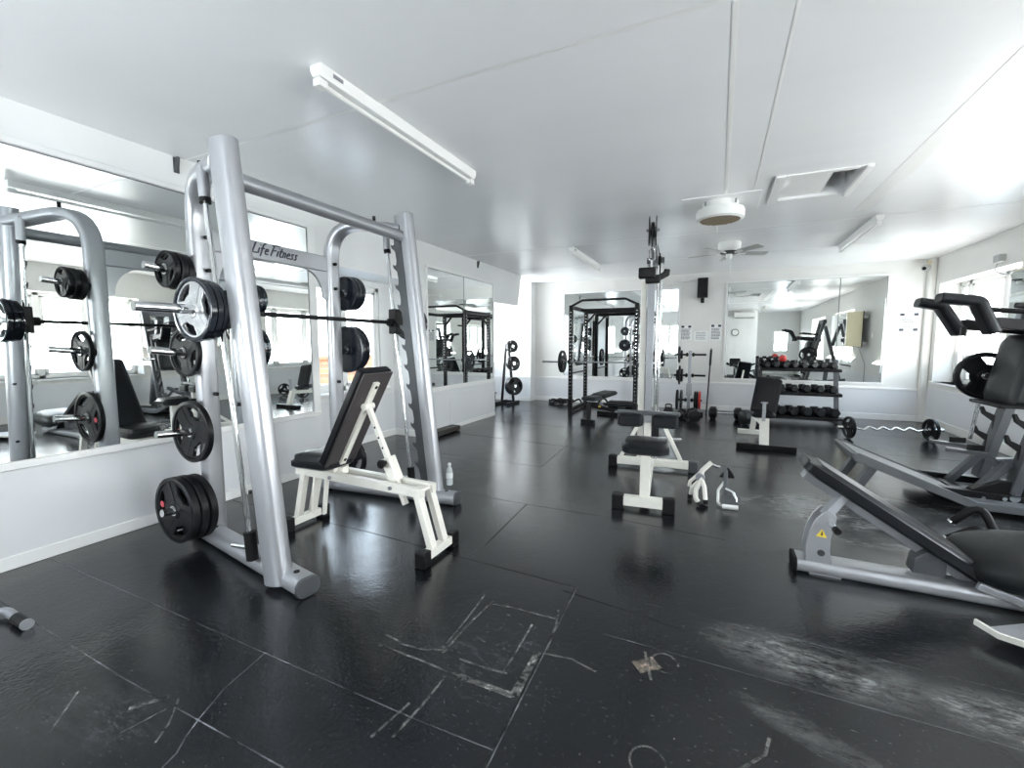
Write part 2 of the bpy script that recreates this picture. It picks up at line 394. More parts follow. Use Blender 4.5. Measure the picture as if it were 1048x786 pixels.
ribbon('scuff_mark', [[(-1.4, 1.56), (-1.28, 1.54), (-1.18, 1.55), (-1.08, 1.59)], [(-1.08, 1.57), (-1.08, 1.79), (-1.06, 2.03)], [(-1.38, 1.49), (-1.15, 1.49), (-.96, 1.48), (-.68, 1.48)],
     [(-.99, 1.57), (-.84, 1.57), (-.76, 1.58)], [(-.67, 1.49), (-.68, 1.62), (-.68, 1.76)], [(-1.05, 2.0), (-.92, 2.02), (-.69, 2.02)], [(-.66, 1.79), (-.68, 1.98), (-.71, 2.1)],
     [(-1.0, 1.13), (-.99, 1.28), (-.99, 1.44)], [(-1.07, 1.1), (-1.04, 1.28)], [.01, (-.78, 1.57), (-.78, 1.7), (-.79, 1.93)], [.01, (-1.1, 1.6), (-1.11, 1.83), (-1.13, 2.06)], [(-.67, 1.76), (-.54, 1.78), (-.42, 1.75)],
     [.03, (-.95, 1.48), (-.69, 1.485)], [.03, (-.69, 1.5), (-.69, 1.74)], [.008, (-2.13, .62), (-2.2, .68), (-2.29, .76)], [.008, (-1.74, .76), (-1.79, .83), (-1.88, .91)], [.008, (-1.9, .73), (-1.87, .86)], [.02, (-2.0, .8), (-1.93, .9)],
     [.01]+[(-.16+.055*math.cos(t*.3), 1.93+.06*math.sin(t*.3)) for t in range(19)], [.008]+[(-.16+.06*math.cos(t*.3), 1.42+.06*math.sin(t*.3)) for t in range(14)],
     [(-.25, 1.97), (-.2, 1.8)], [(.1, 1.5), (.2, 1.62), (.22, 1.7)]], .012, .0018, M['scuff'])
ribbon('tape_patch', [[.075, (-.27, 1.85), (-.19, 1.92)]], .06, .002, M['tape'])

# walls
T = .32
def wall(name, boxes, m=M['wall']):
    mb = MB()
    for b_ in boxes: mb.box(*b_)
    return struct(name, mb, m)
w1y = (3.62, 5.06, .78, 2.2)      # alcove one window
w2y = (8.0, 9.6, .8, 2.15)        # alcove two window
wall('wall_left', [(LX-T, LX, NY-.2, 3.46, 0, CZ+.15), (LX-T-.5, LX, 5.35, 7.64, 0, CZ+.15), (LX-T, LX, 3.46, 5.35, 2.28, CZ+.15),
     (AX1-.12, LX-T, NY, 3.46, 0, CZ), (AX1-.12, LX-T, 3.2, 3.46, 0, CZ), 
     (AX1-.12, AX1, 3.46, w1y[0], 0, 2.4), (AX1-.12, AX1, w1y[1], 5.36, 0, 2.4), (AX1-.12, AX1, w1y[0], w1y[1], 0, w1y[2]), (AX1-.12, AX1, w1y[0], w1y[1], w1y[3], 2.4),
     (AX1, LX-T, 3.46, 5.35, 2.28, 2.45)])
wall('wall_alcove', [(AX2, LX-T-.5, 7.52, 7.64, 0, CZ+.15), (AX2-.15, AX2, 7.5, w2y[0], 0, CZ+.15), (AX2-.15, AX2, w2y[1], 10.2, 0, CZ+.15), (AX2-.15, AX2, w2y[0], w2y[1], 0, w2y[2]), (AX2-.15, AX2, w2y[0], w2y[1], w2y[3], CZ+.15),
     (AX2, -4.12, 9.9, BY, 0, CZ+.15)])
# sloped boxing over the second alcove
mb = MB()
yz = [(7.64, 2.20), (8.75, 2.22), (8.95, CZ+.1), (7.64, CZ+.1)]
mb.add([V((x, y, z)) for x in (AX2, LX) for y, z in yz], [(0, 1, 2, 3), (7, 6, 5, 4), (0, 4, 5, 1), (1, 5, 6, 2), (2, 6, 7, 3), (3, 7, 4, 0)])
struct('wall_bulkhead', mb, M['wall'])
wall('wall_back', [(-4.12, RX+T, BY, BY+.2, 0, CZ+.15)], M['wall_warm'])
r1 = (7.72, 9.96, .75, 2.42); r2 = (3.0, 5.25, .75, 2.36); r3 = (-.8, 1.6, .75, 2.36)
segs = [(RX, RX+T, NY2-.2, r3[0], 0, CZ+.15), (RX, RX+T, r3[1], r2[0], 0, CZ+.15), (RX, RX+T, r2[1], r1[0], 0, CZ+.15), (RX, RX+T, r1[1], BY+.2, 0, CZ+.15)]
for r_ in (r1, r2, r3): segs += [(RX, RX+T, r_[0], r_[1], 0, r_[2]), (RX, RX+T, r_[0], r_[1], r_[3], CZ+.15)]
wall('wall_right', segs, M['wall_warm'])
r4 = (2.3, 3.0, 1.0, 2.05); r7_fill = (-3.3, -1.5, .85, 2.35)
wall('wall_rear', [(LX-T, r7_fill[0], NY-.2, NY, 0, CZ+.15), (r7_fill[1], NX2, NY-.2, NY, 0, CZ+.15), (r7_fill[0], r7_fill[1], NY-.2, NY, 0, r7_fill[2]), (r7_fill[0], r7_fill[1], NY-.2, NY, r7_fill[3], CZ+.15), (NX2-.2, NX2, NY2-.2, NY-.2, 0, CZ+.15), (NX2, r4[0], NY2-.2, NY2, 0, CZ+.15), (r4[1], RX+T, NY2-.2, NY2, 0, CZ+.15), (r4[0], r4[1], NY2-.2, NY2, 0, r4[2]), (r4[0], r4[1], NY2-.2, NY2, r4[3], CZ+.15)])
# ceiling with the hatch opening
hx0, hx1, hy0, hy1 = .50, 1.06, 4.72, 5.42
mb = MB(); e0, e1, f0, f1 = AX2-.2, RX+T, NY2-.2, BY+.2
mb.box(e0, hx0, f0, f1, CZ, CZ+.15).box(hx1, e1, f0, f1, CZ, CZ+.15).box(hx0, hx1, f0, hy0, CZ, CZ+.15).box(hx0, hx1, hy1, f1, CZ, CZ+.15)
mb.box(hx0-.03, hx0, hy0-.03, hy1+.03, CZ+.15, CZ+.75).box(hx1, hx1+.03, hy0-.03, hy1+.03, CZ+.15, CZ+.75).box(hx0, hx1, hy0-.03, hy0, CZ+.15, CZ+.75).box(hx0, hx1, hy1, hy1+.03, CZ+.15, CZ+.75).box(hx0, hx1, hy0, hy1, CZ+.72, CZ+.75)
ce = struct('ceiling', mb, M['ceiling'])
mb = MB()
mb.box(hx0-.09, hx0-.01, hy0-.06, hy1+.06, CZ-.018, CZ).box(hx1+.0, hx1+.05, hy0-.06, hy1+.06, CZ-.03, CZ).box(hx0, hx1+.05, hy0-.05, hy0, CZ-.012, CZ).box(hx0, hx1+.05, hy1, hy1+.03, CZ-.006, CZ)
mb.box(hx0, hx0+.36, hy0, hy1, CZ+.02, CZ+.04)
struct('ceiling_hatch', mb, M['frame_white'], ce)
mb = MB()
mb.box(.0, .028, 2.26, 5.0, CZ-.0025, CZ).box(.255, .27, 2.26, 5.2, CZ-.002, CZ).box(LX, 3.3, 2.22, 2.245, CZ-.002, CZ).box(1.32, 1.46, 2.8, 6.2, CZ-.002, CZ).box(-.08, -.06, 5.8, 6.6, CZ-.002, CZ)
mb.box(LX, 3.3, 6.55, 6.57, CZ-.002, CZ).box(LX, 3.3, 8.3, 8.315, CZ-.002, CZ)
struct('ceiling_batten', mb, M['frame_white'], ce)
# shallow step: the nearest ceiling bay is boarded a little lower
struct('ceiling_board', MB().box(LX, RX, NY, 2.22, CZ-.004, CZ+.001), M['ceiling'], ce)

# dado, rails, skirtings
mb = MB(); d = .012
mb.box(LX, LX+d, NY, 3.46, 0, .62).box(LX, LX+d, 5.35, 7.64, 0, .66)
mb.box(AX1, LX, 5.35-d, 5.35, 0, .7).box(AX1, AX1+d, 3.46, 5.35, 0, .66)
mb.box(AX2, -4.12, 9.9-d, 9.9, 0, .58).box(-4.12, RX, BY-d, BY, 0, .56).box(RX-d, RX, NY2, BY, 0, .64)
mb.box(AX2, LX, 7.64, 7.64+d, 0, .58)
struct('trim_1', mb, M['dado'])
mb = MB(); d = .028
mb.box(LX, LX+d, NY, 3.46, .62, .668).box(LX, LX+.018, 5.35, 7.64, .66, .70)
mb.box(AX2, -4.12, 9.9-d, 9.9, .57, .61).box(-4.12, RX, BY-d, BY, .56, .60)
struct('trim_2', mb, M['frame_white'], None, .006)
mb = MB(); d = .022
mb.box(LX, LX+d, NY, 3.46, 0, .085).box(LX, LX+d, 5.35, 7.64, 0, .07).box(AX1, LX, 5.35-d, 5.35, 0, .10).box(AX1, AX1+d, 3.46, 5.35, 0, .1)
struct('baseboard_left', mb, M['frame_white'], None, .005)
struct('baseboard_back', MB().box(AX2, -4.12, 9.9-d, 9.9, 0, .11).box(-4.12, RX, BY-d, BY, 0, .11), M['frame_white'], None, .005)
struct('baseboard_right', MB().box(RX-d, RX, NY2, BY, 0, .13), M['wall_warm'], None, .005)
# flush panel in the dado under the second mirror, and the corner pipe boxing
struct('trim_3', MB().box(LX+.012, LX+.02, 6.02, 6.92, .04, .6), M['dado'], None, .003)
struct('trim_4', MB().box(RX-.11, RX, BY-.1, BY, 0, CZ), M['wall_warm'], None, .02)
# frame strips around the mirrors
def mirror_frame(name, axis, a0, a1, z0, z1, w=.035, d=.022):
    mb = MB()
    for (p0, p1, q0, q1) in ((a0-w, a1+w, z1, z1+w), (a0-w, a1+w, z0-w, z0), (a0-w, a0, z0, z1), (a1, a1+w, z0, z1)):
        if axis == 'x': mb.box(LX, LX+d, p0, p1, q0, q1)
        else: mb.box(p0, p1, BY-d, BY, q0, q1)
    return struct(name, mb, M['frame_white'], None, .004)
mirror_frame('trim_5', 'x', 5.47, 7.57, .73, 2.53)
mirror_frame('trim_6', 'y', -3.37, -.80, .64, 2.58)
mirror_frame('trim_7', 'y', .14, 2.74, .69, 2.63)
struct('trim_8', MB().box(LX, LX+.02, 3.37, 3.46, .66, 2.62).box(LX, LX+.02, NY, 3.46, 2.61, 2.65), M['frame_white'], None, .004)

def mirror_pane(label, axis, a0, a1, z0, z1):
    if axis == 'x': mb = MB().box(LX+.001, LX+.009, a0, a1, z0, z1); loc = (LX+.001, (a0+a1)/2, z0)
    else: mb = MB().box(a0, a1, BY-.009, BY-.001, z0, z1); loc = ((a0+a1)/2, BY-.001, z0)
    o = solo('wall_mirror', mb, M['mirror'], label, 'mirror', loc)
    e = MB(); w = .006
    for (p0, p1, q0, q1) in ((a0, a1, z1-w, z1), (a0, a0+w, z0, z1), (a1-w, a1, z0, z1)):
        if axis == 'x': e.box(LX+.008, LX+.011, p0, p1, q0, q1)
        else: e.box(p0, p1, BY-.011, BY-.008, q0, q1)
    part('edge_strip', e, M['frame_dark'], o)
    return o
mirror_pane('large wall mirror on the left wall, nearest the camera, behind the plate-loaded machine', 'x', -.1, 2.30, .672, 2.605)
mirror_pane('narrower mirror on the left wall that ends beside the left window', 'x', 2.304, 3.365, .672, 2.605)
mirror_pane('mirror pane on the far left wall section, the left half with the black rack reflected', 'x', 5.47, 6.51, .73, 2.53)
mirror_pane('mirror pane on the far left wall section, the right half next to the alcove', 'x', 6.514, 7.57, .73, 2.53)
mirror_pane('wide mirror on the back wall directly behind the black power rack', 'y', -3.37, -.80, .64, 2.58)
mirror_pane('wide left part of the back wall mirror above the dumbbell rack', 'y', .14, 2.03, .69, 2.63)
mirror_pane('narrow right part of the back wall mirror beside the notice', 'y', 2.034, 2.74, .69, 2.63)

# windows
def window(n, axis, at, a0, a1, z0, z1, mull=(), out=1, transom=None, fw=.06, dp=.06):
    """axis x: pane in the plane x=at (y from a0..a1); axis y: pane in plane y=at"""
    mb = MB()
    def bx(p0, p1, q0, q1, t=dp):
        if axis == 'x': mb.box(at-t/2, at+t/2, p0, p1, q0, q1)
        else: mb.box(p0, p1, at-t/2, at+t/2, q0, q1)
    bx(a0, a0+fw, z0, z1); bx(a1-fw, a1, z0, z1); bx(a0, a1, z0, z0+fw); bx(a0, a1, z1-fw, z1)
    ed = [a0]+list(mull)+[a1]
    for m_ in mull: bx(m_-.045, m_+.045, z0, z1)
    for i in range(len(ed)-1):
        p0, p1 = ed[i]+.05, ed[i+1]-.05
        for (q0, q1) in ((z0+.05, z0+.1), (z1-.1, z1-.05)): bx(p0, p1, q0, q1, dp*.7)
        for (s0, s1) in ((p0, p0+.05), (p1-.05, p1)): bx(s0, s1, z0+.05, z1-.05, dp*.7)
    if transom: bx(a0, a1, transom-.03, transom+.03)
    o = struct('window_%d' % n, mb, M['frame_white'], None, .006)
    g = MB()
    if axis == 'x': g.box(at-.003, at+.003, a0+.04, a1-.04, z0+.04, z1-.04)
    else: g.box(a0+.04, a1-.04, at-.003, at+.003, z0+.04, z1-.04)
    struct('window_pane', g, M['glass'], o)
    return o
window(1, 'x', AX1-.05, *w1y, mull=(4.35,))
window(2, 'x', AX2-.08, *w2y, mull=(8.8,))
window(3, 'x', RX+.29, r1[0], r1[1], r1[2], r1[3], mull=(8.62, 9.62))
window(4, 'x', RX+.29, r2[0], r2[1], r2[2], r2[3], mull=(3.75, 4.5))
window(5, 'x', RX+.29, r3[0], r3[1], r3[2], r3[3], mull=(.0, .8))
window(6, 'y', NY2-.1, *r4)
window(7, 'y', NY-.12, *r7_fill, mull=(-2.7, -2.1))  # guessed window behind the camera, added to brighten the near ceiling
mb = MB().box(AX1, AX1+.14, w1y[0]-.06, w1y[1]+.06, w1y[2]-.04, w1y[2])
for r_ in (r1, r2, r3): mb.box(RX-.035, RX+.27, r_[0]-.03, r_[1]+.03, r_[2]-.035, r_[2])
struct('trim_9', mb, M['frame_white'], None, .008)
# doorway-tall white reveal board in the second alcove
# outside: paved ground and a low brick wall beyond the left window
mb = MB().box(-40, 40, -40, 40, -.5, -.15)
m_ = mat('pale_paving', (.5, .5, .48), .8, 0, .1, 3)
o = link('paving', mb.mesh('paving'), m_); o['kind'] = 'structure'; ORG[o.name] = V((0, 0, 0))
m, nt, b = new_mat('terracotta_brick'); N, Lk = nt.nodes, nt.links
tc = N.new('ShaderNodeTexCoord'); mp = N.new('ShaderNodeMapping'); mp.inputs['Rotation'].default_value = (R(90), 0, R(90)); Lk.new(tc.outputs['Object'], mp.inputs[0])
br = N.new('ShaderNodeTexBrick'); br.inputs['Scale'].default_value = 4; br.inputs['Color1'].default_value = (.34, .14, .07, 1); br.inputs['Color2'].default_value = (.40, .2, .09, 1); br.inputs['Mortar'].default_value = (.4, .33, .27, 1)
Lk.new(mp.outputs[0], br.inputs['Vector']); Lk.new(br.outputs['Color'], b.inputs['Base Color']); b.inputs['Roughness'].default_value = .85
solo('brick_wall', MB().box(-9.3, -9.0, 2, 16, -.16, 1.0).box(-9.36, -8.94, 2, 16, 1.0, 1.09), m, 'low terracotta brick garden wall seen outside through the left window', 'wall', (-9.15, 9, -.16), None, .01)

# ------------------------------------------------------------------ light: overcast daylight through the windows, plus an added rear-left fill
w = bpy.data.worlds.new('overcast_sky'); scene.world = w; w.use_nodes = True; nt = w.node_tree; N, Lk = nt.nodes, nt.links
bg = N['Background']; tc = N.new('ShaderNodeTexCoord'); sp = N.new('ShaderNodeSeparateXYZ'); Lk.new(tc.outputs['Generated'], sp.inputs[0])
cr = N.new('ShaderNodeValToRGB'); cr.color_ramp.elements[0].position = 0; cr.color_ramp.elements[0].color = (.93, .965, 1, 1); cr.color_ramp.elements[1].position = .8; cr.color_ramp.elements[1].color = (.60, .77, 1, 1)
Lk.new(sp.outputs['Z'], cr.inputs[0]); Lk.new(cr.outputs[0], bg.inputs['Color']); bg.inputs['Strength'].default_value = SKY
def day(name, axis, at, rect, sign, rad, tilt, col=(1, 1, 1)):
    a0, a1, z0, z1 = rect[0]-.3, rect[1]+.3, rect[2]-.2, rect[3]+.3
    l = bpy.data.lights.new(name, 'AREA'); l.shape = 'RECTANGLE'; l.size = (a1-a0); l.size_y = (z1-z0); l.color = col
    l.energy = rad*math.pi*l.size*l.size_y
    o = bpy.data.objects.new(name, l); COL.objects.link(o)
    # emits along local -Z; turned to face the room and tipped up as daylight bounced off the paving does
    if axis == 'x': o.location = (at, (a0+a1)/2, (z0+z1)/2); o.rotation_euler = (R(90+tilt), 0, R(90)*sign)
    else: o.location = ((a0+a1)/2, at, (z0+z1)/2); o.rotation_euler = (R(90+tilt), 0, 0)
WARM, COOL = (1, .975, .92), (.96, .98, 1)
day('daylight_right_far', 'x', RX+.75, (r1[0], r1[1]-.5, r1[2], r1[3]), 1, DAY*.45, 50, WARM)
day('daylight_right_middle', 'x', RX+.75, r2, 1, DAY*.75, 52, WARM)
day('daylight_right_near', 'x', RX+.75, r3, 1, DAY*.75, 45, WARM)
day('daylight_alcove', 'x', AX2-.6, w2y, -1, DAY*1.5, 52, COOL)
day('daylight_rear', 'y', NY2-.7, r4, 1, DAY, 30, COOL)
day('fill_rear_left', 'y', NY-.7, r7_fill, 1, DAY*1.0, 52, COOL)  # added fill lamp outside the guessed rear-left window
scene.view_settings.view_transform = 'Standard'; scene.view_settings.look = 'None'; scene.view_settings.gamma = 1; scene.view_settings.use_curve_mapping = False
scene.view_settings.exposure = EXPO
scene.cycles.max_bounces = 14; scene.cycles.diffuse_bounces = 6; scene.cycles.glossy_bounces = 8; scene.cycles.transparent_max_bounces = 12; scene.cycles.sample_clamp_indirect = 8
# ------------------------------------------------------------------ weight plates (local axis z)
def plate_data(Rr, t, grip):
    """tri-grip plate: dished body with three hand holes, thick rim ring, hub boss"""
    loops = [circ(Rr*.99, 48), circ(.027, 20)]
    if grip:
        for k in range(3):
            a0 = R(90+120*k); out = []
            ri, ro, da = Rr*.50, Rr*.80, R(33)
            for i in range(9): a = a0-da+2*da*i/8; out.append((ro*math.cos(a), ro*math.sin(a)))
            for i in range(7): a = a0+da*.55-2*da*.55*i/6; out.append((ri*math.cos(a), ri*math.sin(a)))
            loops.append(out)
    me = flat_shape('weight_plate', loops, t*.30, t*.08, 1)
    mb = MB()
    mb.lathe([(Rr*.86, -t*.3), (Rr*.88, -t*.5), (Rr*.97, -t*.5), (Rr, -t*.4), (Rr, t*.4), (Rr*.97, t*.5), (Rr*.88, t*.5), (Rr*.86, t*.3)], n=48)
    mb.f = [f for f in mb.f if len(f) == 4]
    rim = mb.mesh('rim')
    hb = MB(); hb.lathe([(.027, -t*.55), (Rr*.24, -t*.5), (Rr*.28, -t*.3), (Rr*.28, t*.3), (Rr*.24, t*.5), (.027, t*.55)], n=28)
    hb.f = [f for f in hb.f if len(f) == 4]
    # radial ribs give the three-lobed look
    for k in range(3):
        a = R(30+120*k); m = Matrix.Rotation(a, 4, 'Z')
        hb.box(Rr*.22, Rr*.88, -Rr*.13, Rr*.13, -t*.36, t*.36, m)
    hub = hb.mesh('spoke_hub')
    sl = MB(); sl.lathe([(.0265, -t*.56), (.034, -t*.56), (.034, t*.56), (.0265, t*.56)], n=24); sl.f = [f for f in sl.f if len(f) == 4]
    return me, rim, hub, sl.mesh('sleeve_ring')
PD = {}
def plate(loc, axis, Rr, t, label, group=None, m='plate_rubber', spin=0., mark=False, face=None, grip=True):
    key = (Rr, t, m, face, grip)
    if key not in PD:
        me, rim, hub, sl = plate_data(Rr, t, grip)
        me.materials.append(M[face or m]); rim.materials.append(M[m]); hub.materials.append(M[face or m]); sl.materials.append(M['chrome']); PD[key] = (me, rim, hub, sl)
    me, rim, hub, sl = PD[key]
    o = bpy.data.objects.new('weight_plate', me); COL.objects.link(o); tag(o, label, 'weight plate', group)
    q = V(axis).normalized().to_track_quat('Z', 'Y'); o.rotation_mode = 'QUATERNION'
    o.rotation_quaternion = q @ Matrix.Rotation(spin, 3, 'Z').to_quaternion(); o.location = loc; ORG[o.name] = V((0, 0, 0))
    for nm, d in (('rim', rim), ('spoke_hub', hub), ('sleeve_ring', sl)):
        c = bpy.data.objects.new(nm, d); COL.objects.link(c); c.parent = o
    if mark:
        g = MB(); a = R(210); px, py = Rr*.62*math.cos(a), Rr*.62*math.sin(a)
        g.lathe([(.014, 0), (.022, 0), (.022, .0015), (.014, .0015)], (px, py, t*.37), n=14); g.box(px-.004, px+.004, py-.012, py+.012, t*.37, t*.38)
        c = link('emblem', g.mesh('emblem'), M['redmark']); c.parent = o; c['label'] = 'small red ring emblem'
        # raised pale lettering bar opposite the emblem
        g = MB(); a = R(330)
        for k in range(5): g.box(-.035+k*.015, -.026+k*.015, -.006, .006, t*.365, t*.375, Matrix.Translation((Rr*.6*math.cos(a), Rr*.6*math.sin(a), 0)) @ Matrix.Rotation(a+R(90), 4, 'Z'))
        c = link('lettering', g.mesh('lettering'), M['steel_grey']); c.parent = o
    return o

# ------------------------------------------------------------------ smith machine
FX0, FX1, ZT = -2.25, -2.53, 2.52
YN, YF, YRN, YRF, RXR = 1.63, 3.18, 1.88, 3.03, -3.24
SM = thing('smith_machine', 'big silver smith machine on the left with leaning oval posts and loaded plates', 'smith machine', (-2.7, 2.4, 0))
oval = lambda a, b, n=20: [(a/2*math.copysign(abs(math.cos(t))**.8, math.cos(t)), b/2*math.copysign(abs(math.sin(t))**.8, math.sin(t))) for t in [2*math.pi*i/n for i in range(n)]]
def fx(z): return FX0+(FX1-FX0)*z/ZT
GX = -.22                                   # guide rod offset behind the post
for (yf, yr, s) in ((YN, YRN, -1), (YF, YRF, 1)):
    # base rail, flat oval, from behind the rear upright to past the post
    d = V((-2.03, yf-.0, .055))-V((-3.42, yr, .055)); d.normalize()
    br_ = part('base_rail', MB().sweep([(-3.42, yr, .06), (-2.02, yf+s*-.005, .06)], rr(.135, .105, .045, 5)), M['silver'], SM, .006)
    e = V((-2.02, yf, .06))
    part('end_cap', MB().sweep([e-d*.002, e+d*.018], rr(.14, .11, .048, 5)), M['silver_dark'], br_, .004)
    for q in (.18, .93):
        c = V((-3.42, yr, .1125)).lerp(V((-2.02, yf, .1125)), q); part('bolt', MB().cyl(c, c+V((0, 0, .004)), .017, 12), M['black_steel'], br_)
    for q in (.04, .97):
        c = V((-3.42, yr, 0)).lerp(V((-2.02, yf, 0)), q); part('rubber_foot', MB().cyl(c, c+V((0, 0, .012)), .05, 14), M['rubber'], br_)
    # leaning front post
    fp = part('front_post', MB().sweep([(FX0+.004, yf, .03), (FX1, yf, ZT)], oval(.12, .175), (1, 0, 0)), M['silver'], SM, .004)
    for q in (.22, .42, .66):
        z = q*ZT; part('bolt', MB().cyl((fx(z)-.08, yf-.035, z), (fx(z)-.093, yf-.045, z), .011, 10), M['black_steel'], fp)
    # guide rod with collar and bumper
    p0 = V((fx(.16)+GX, yf+.01*s*-1, .16)); p1 = V((fx(2.36)+GX, yf, 2.36))
    gr = part('guide_rod', MB().tube([p0-V((0, 0, .06)), p1], .016, 12), M['chrome'], SM)
    part('collar', MB().cyl(p1-V((-.012, 0, .12)), p1+V((0, 0, .06)), .03, 14), M['silver'], gr)
    part('collar_ring', MB().cyl(p1-V((-.016, 0, .15)), p1-V((-.012, 0, .12)), .031, 14), M['black_steel'], gr)
    part('bumper', MB().cyl(p0-V((0, 0, .05)), p0+V((-.014, 0, .12)), .034, 14), M['rubber'], gr)
    part('stop_pin', MB().cyl(p0+V((-.02, 0, .02)), p0+V((-.15, -.02, .02)), .014, 12), M['chrome'], gr)
    # hooked catch rail on the inside face of the post
    hk = []
    n = 12; z0, z1 = .22, 2.3
    for i in range(n):
        a = z0+(z1-z0)*i/n; st = (z1-z0)/n
        hk += [(-.045, a), (-.05, a+st*.42), (-.085, a+st*.62), (-.088, a+st*.80), (-.072, a+st*.72), (-.052, a+st*.78)]
    poly = [(0.03, z0-.05), (-.04, z0-.05)]+hk+[(-.045, z1+.12), (.03, z1+.12)]
    # shear along the lean of the post
    poly = [(x+fx(z)-.038, z) for x, z in poly]
    mtx = Matrix.Translation((0, yf-s*.055, 0)) @ Matrix.Rotation(R(90), 4, 'X')
    part('catch_rail', MB().prism(poly, .014, mtx), M['silver_dark'], SM, .002)
    # rear upright bending forward to the post
    path = fillet([(RXR, yr, .06), (RXR, yr, 2.50), (FX1-.02, yf, 2.40)], .34, 9)
    ru = part('rear_upright', MB().sweep(path, rr(.085, .135, .034, 4), (0, 1, 0)), M['silver'], SM)
    for z in (1.05, 1.9, 2.12): part('bolt', MB().cyl((RXR+.05, yr+s*-.02, z), (RXR+.074, yr+s*-.02, z), .014, 10), M['black_steel'], ru)
    for q in ((-3.0, 2.49), (-2.78, 2.46)): part('bolt', MB().cyl((q[0], yr*.6+yf*.4, q[1]-.02), (q[0], yr*.6+yf*.4, q[1]+.055), .014, 10), M['black_steel'], ru)
    # four storage pegs
    for z in (1.86, 1.33, .79, .27):
        pg = part('storage_peg', MB().cyl((RXR, yr+s*.03, z), (RXR-.0, yr+s*.33, z+.03), .0245, 16), M['chrome'], SM)
        part('peg_collar', MB().cyl((RXR, yr+s*.05, z), (RXR, yr+s*.085, z+.004), .045, 16), M['rubber'], pg)
# rear cross member with curved gussets and logo
zc0, zc1 = 2.045, 2.185
cm = part('cross_member', MB().box(RXR-.02, RXR+.02, YRN, YRF, zc0, zc1), M['silver'], SM, .012)
for s, y0 in ((1, YRN+.055), (-1, YRF-.055)):
    poly = [(0, 0), (.26, 0)]+[(.26-.2*math.sin(R(a)), -.23+.23*math.cos(R(a))-.0) for a in range(10, 91, 10)]+[(0, -.26)]
    g = MB(); k = len(poly); vs = [V((RXR+dx, y0+s*p, zc0+q)) for dx in (-.012, .012) for p, q in poly]
    g.add(vs, [tuple(range(k)), tuple(reversed(range(k, 2*k)))]+[(i, (i+1) % k, (i+1) % k+k, i+k) for i in range(k)])
    part('gusset', g, M['silver'], cm)
# hand-lettered script logo, drawn as strokes (units: cap height = 1)
STROKE = {'L': [[(.25, 1.0), (.1, .05), (.55, .08)]], 'i': [[(.1, .55), (.05, .05)], [(.14, .78), (.15, .82)]], 'f': [[(.4, .95), (.28, 1.0), (.18, .8), (.08, -.2)], [(0, .5), (.36, .55)]],
          'e': [[(.04, .3), (.34, .36), (.28, .55), (.1, .5), (.04, .2), (.14, .04), (.36, .1)]], 'F': [[(.22, .95), (.05, 0)], [(.0, .98), (.75, 1.05)], [(.12, .52), (.5, .56)]],
          't': [[(.2, .85), (.08, .15), (.2, .04), (.3, .1)], [(0, .55), (.36, .6)]], 'n': [[(.08, .55), (.03, .04)], [(.06, .4), (.22, .56), (.3, .45), (.25, .04)]],
          's': [[(.32, .5), (.15, .56), (.1, .4), (.26, .24), (.2, .06), (.0, .06)]]}
WID = {'L': .6, 'i': .24, 'f': .42, 'e': .42, 'F': .62, 't': .38, 'n': .42, 's': .4, ' ': .18}
def script(txt, org, dx, dz, h, r, proud, m, parent, name):
    mb = MB(); x = 0
    for ch in txt:
        for st in STROKE.get(ch, []):
            pts = [V(org)+V(dx)*((px+py*.28+x)*h)+V(dz)*(py*h) for px, py in st]
            mb.tube(fillet(pts, .12*h, 3) if len(pts) > 2 else pts, r, 6)
        x += WID[ch]
    return part(name, mb, m, parent)
script('Life Fitness', (RXR+.021, YRN+.36, zc0+.045), (0, 1, 0), (0, 0, 1), .085, .006, 0, M['ink'], cm, 'logo')
# top tie tube and the guided bar
part('top_tube', MB().tube([(FX1-.0, YN+.05, 2.33), (FX1-.0, YF-.05, 2.33)], .048, 18), M['steel_grey'], SM)
ZB = 1.59; BX = fx(ZB)+GX
bar = part('guided_bar', MB().tube([(BX, YN-.06, ZB), (BX, YF+.06, ZB)], .0155, 14), M['black_steel'], SM)
for s, y in ((-1, YN), (1, YF)):
    part('bar_sleeve', MB().cyl((BX, y+s*.05, ZB), (BX, y+s*.42, ZB), .0255, 18), M['chrome'], bar)
    part('bar_carriage', MB().box(BX-.045, BX+.045, y-.04, y+.04, ZB-.1, ZB+.12).cyl((BX, y-s*.09, ZB), (BX, y-s*.03, ZB), .036, 16), M['black_steel'], bar, .008)
    hookp = [(-.02, 0), (.03, .02), (.075, -.01), (.085, -.05), (.06, -.035), (.03, -.03)]
    part('bar_hook', MB().prism([(p+BX, q+ZB) for p, q in hookp], .02, Matrix.Translation((0, y-s*.06, 0)) @ Matrix.Rotation(R(90), 4, 'X')), M['black_steel'], bar)
    part('sleeve_collar', MB().cyl((BX, y+s*.03, ZB), (BX, y+s*.055, ZB), .04, 18), M['black_steel'], bar)
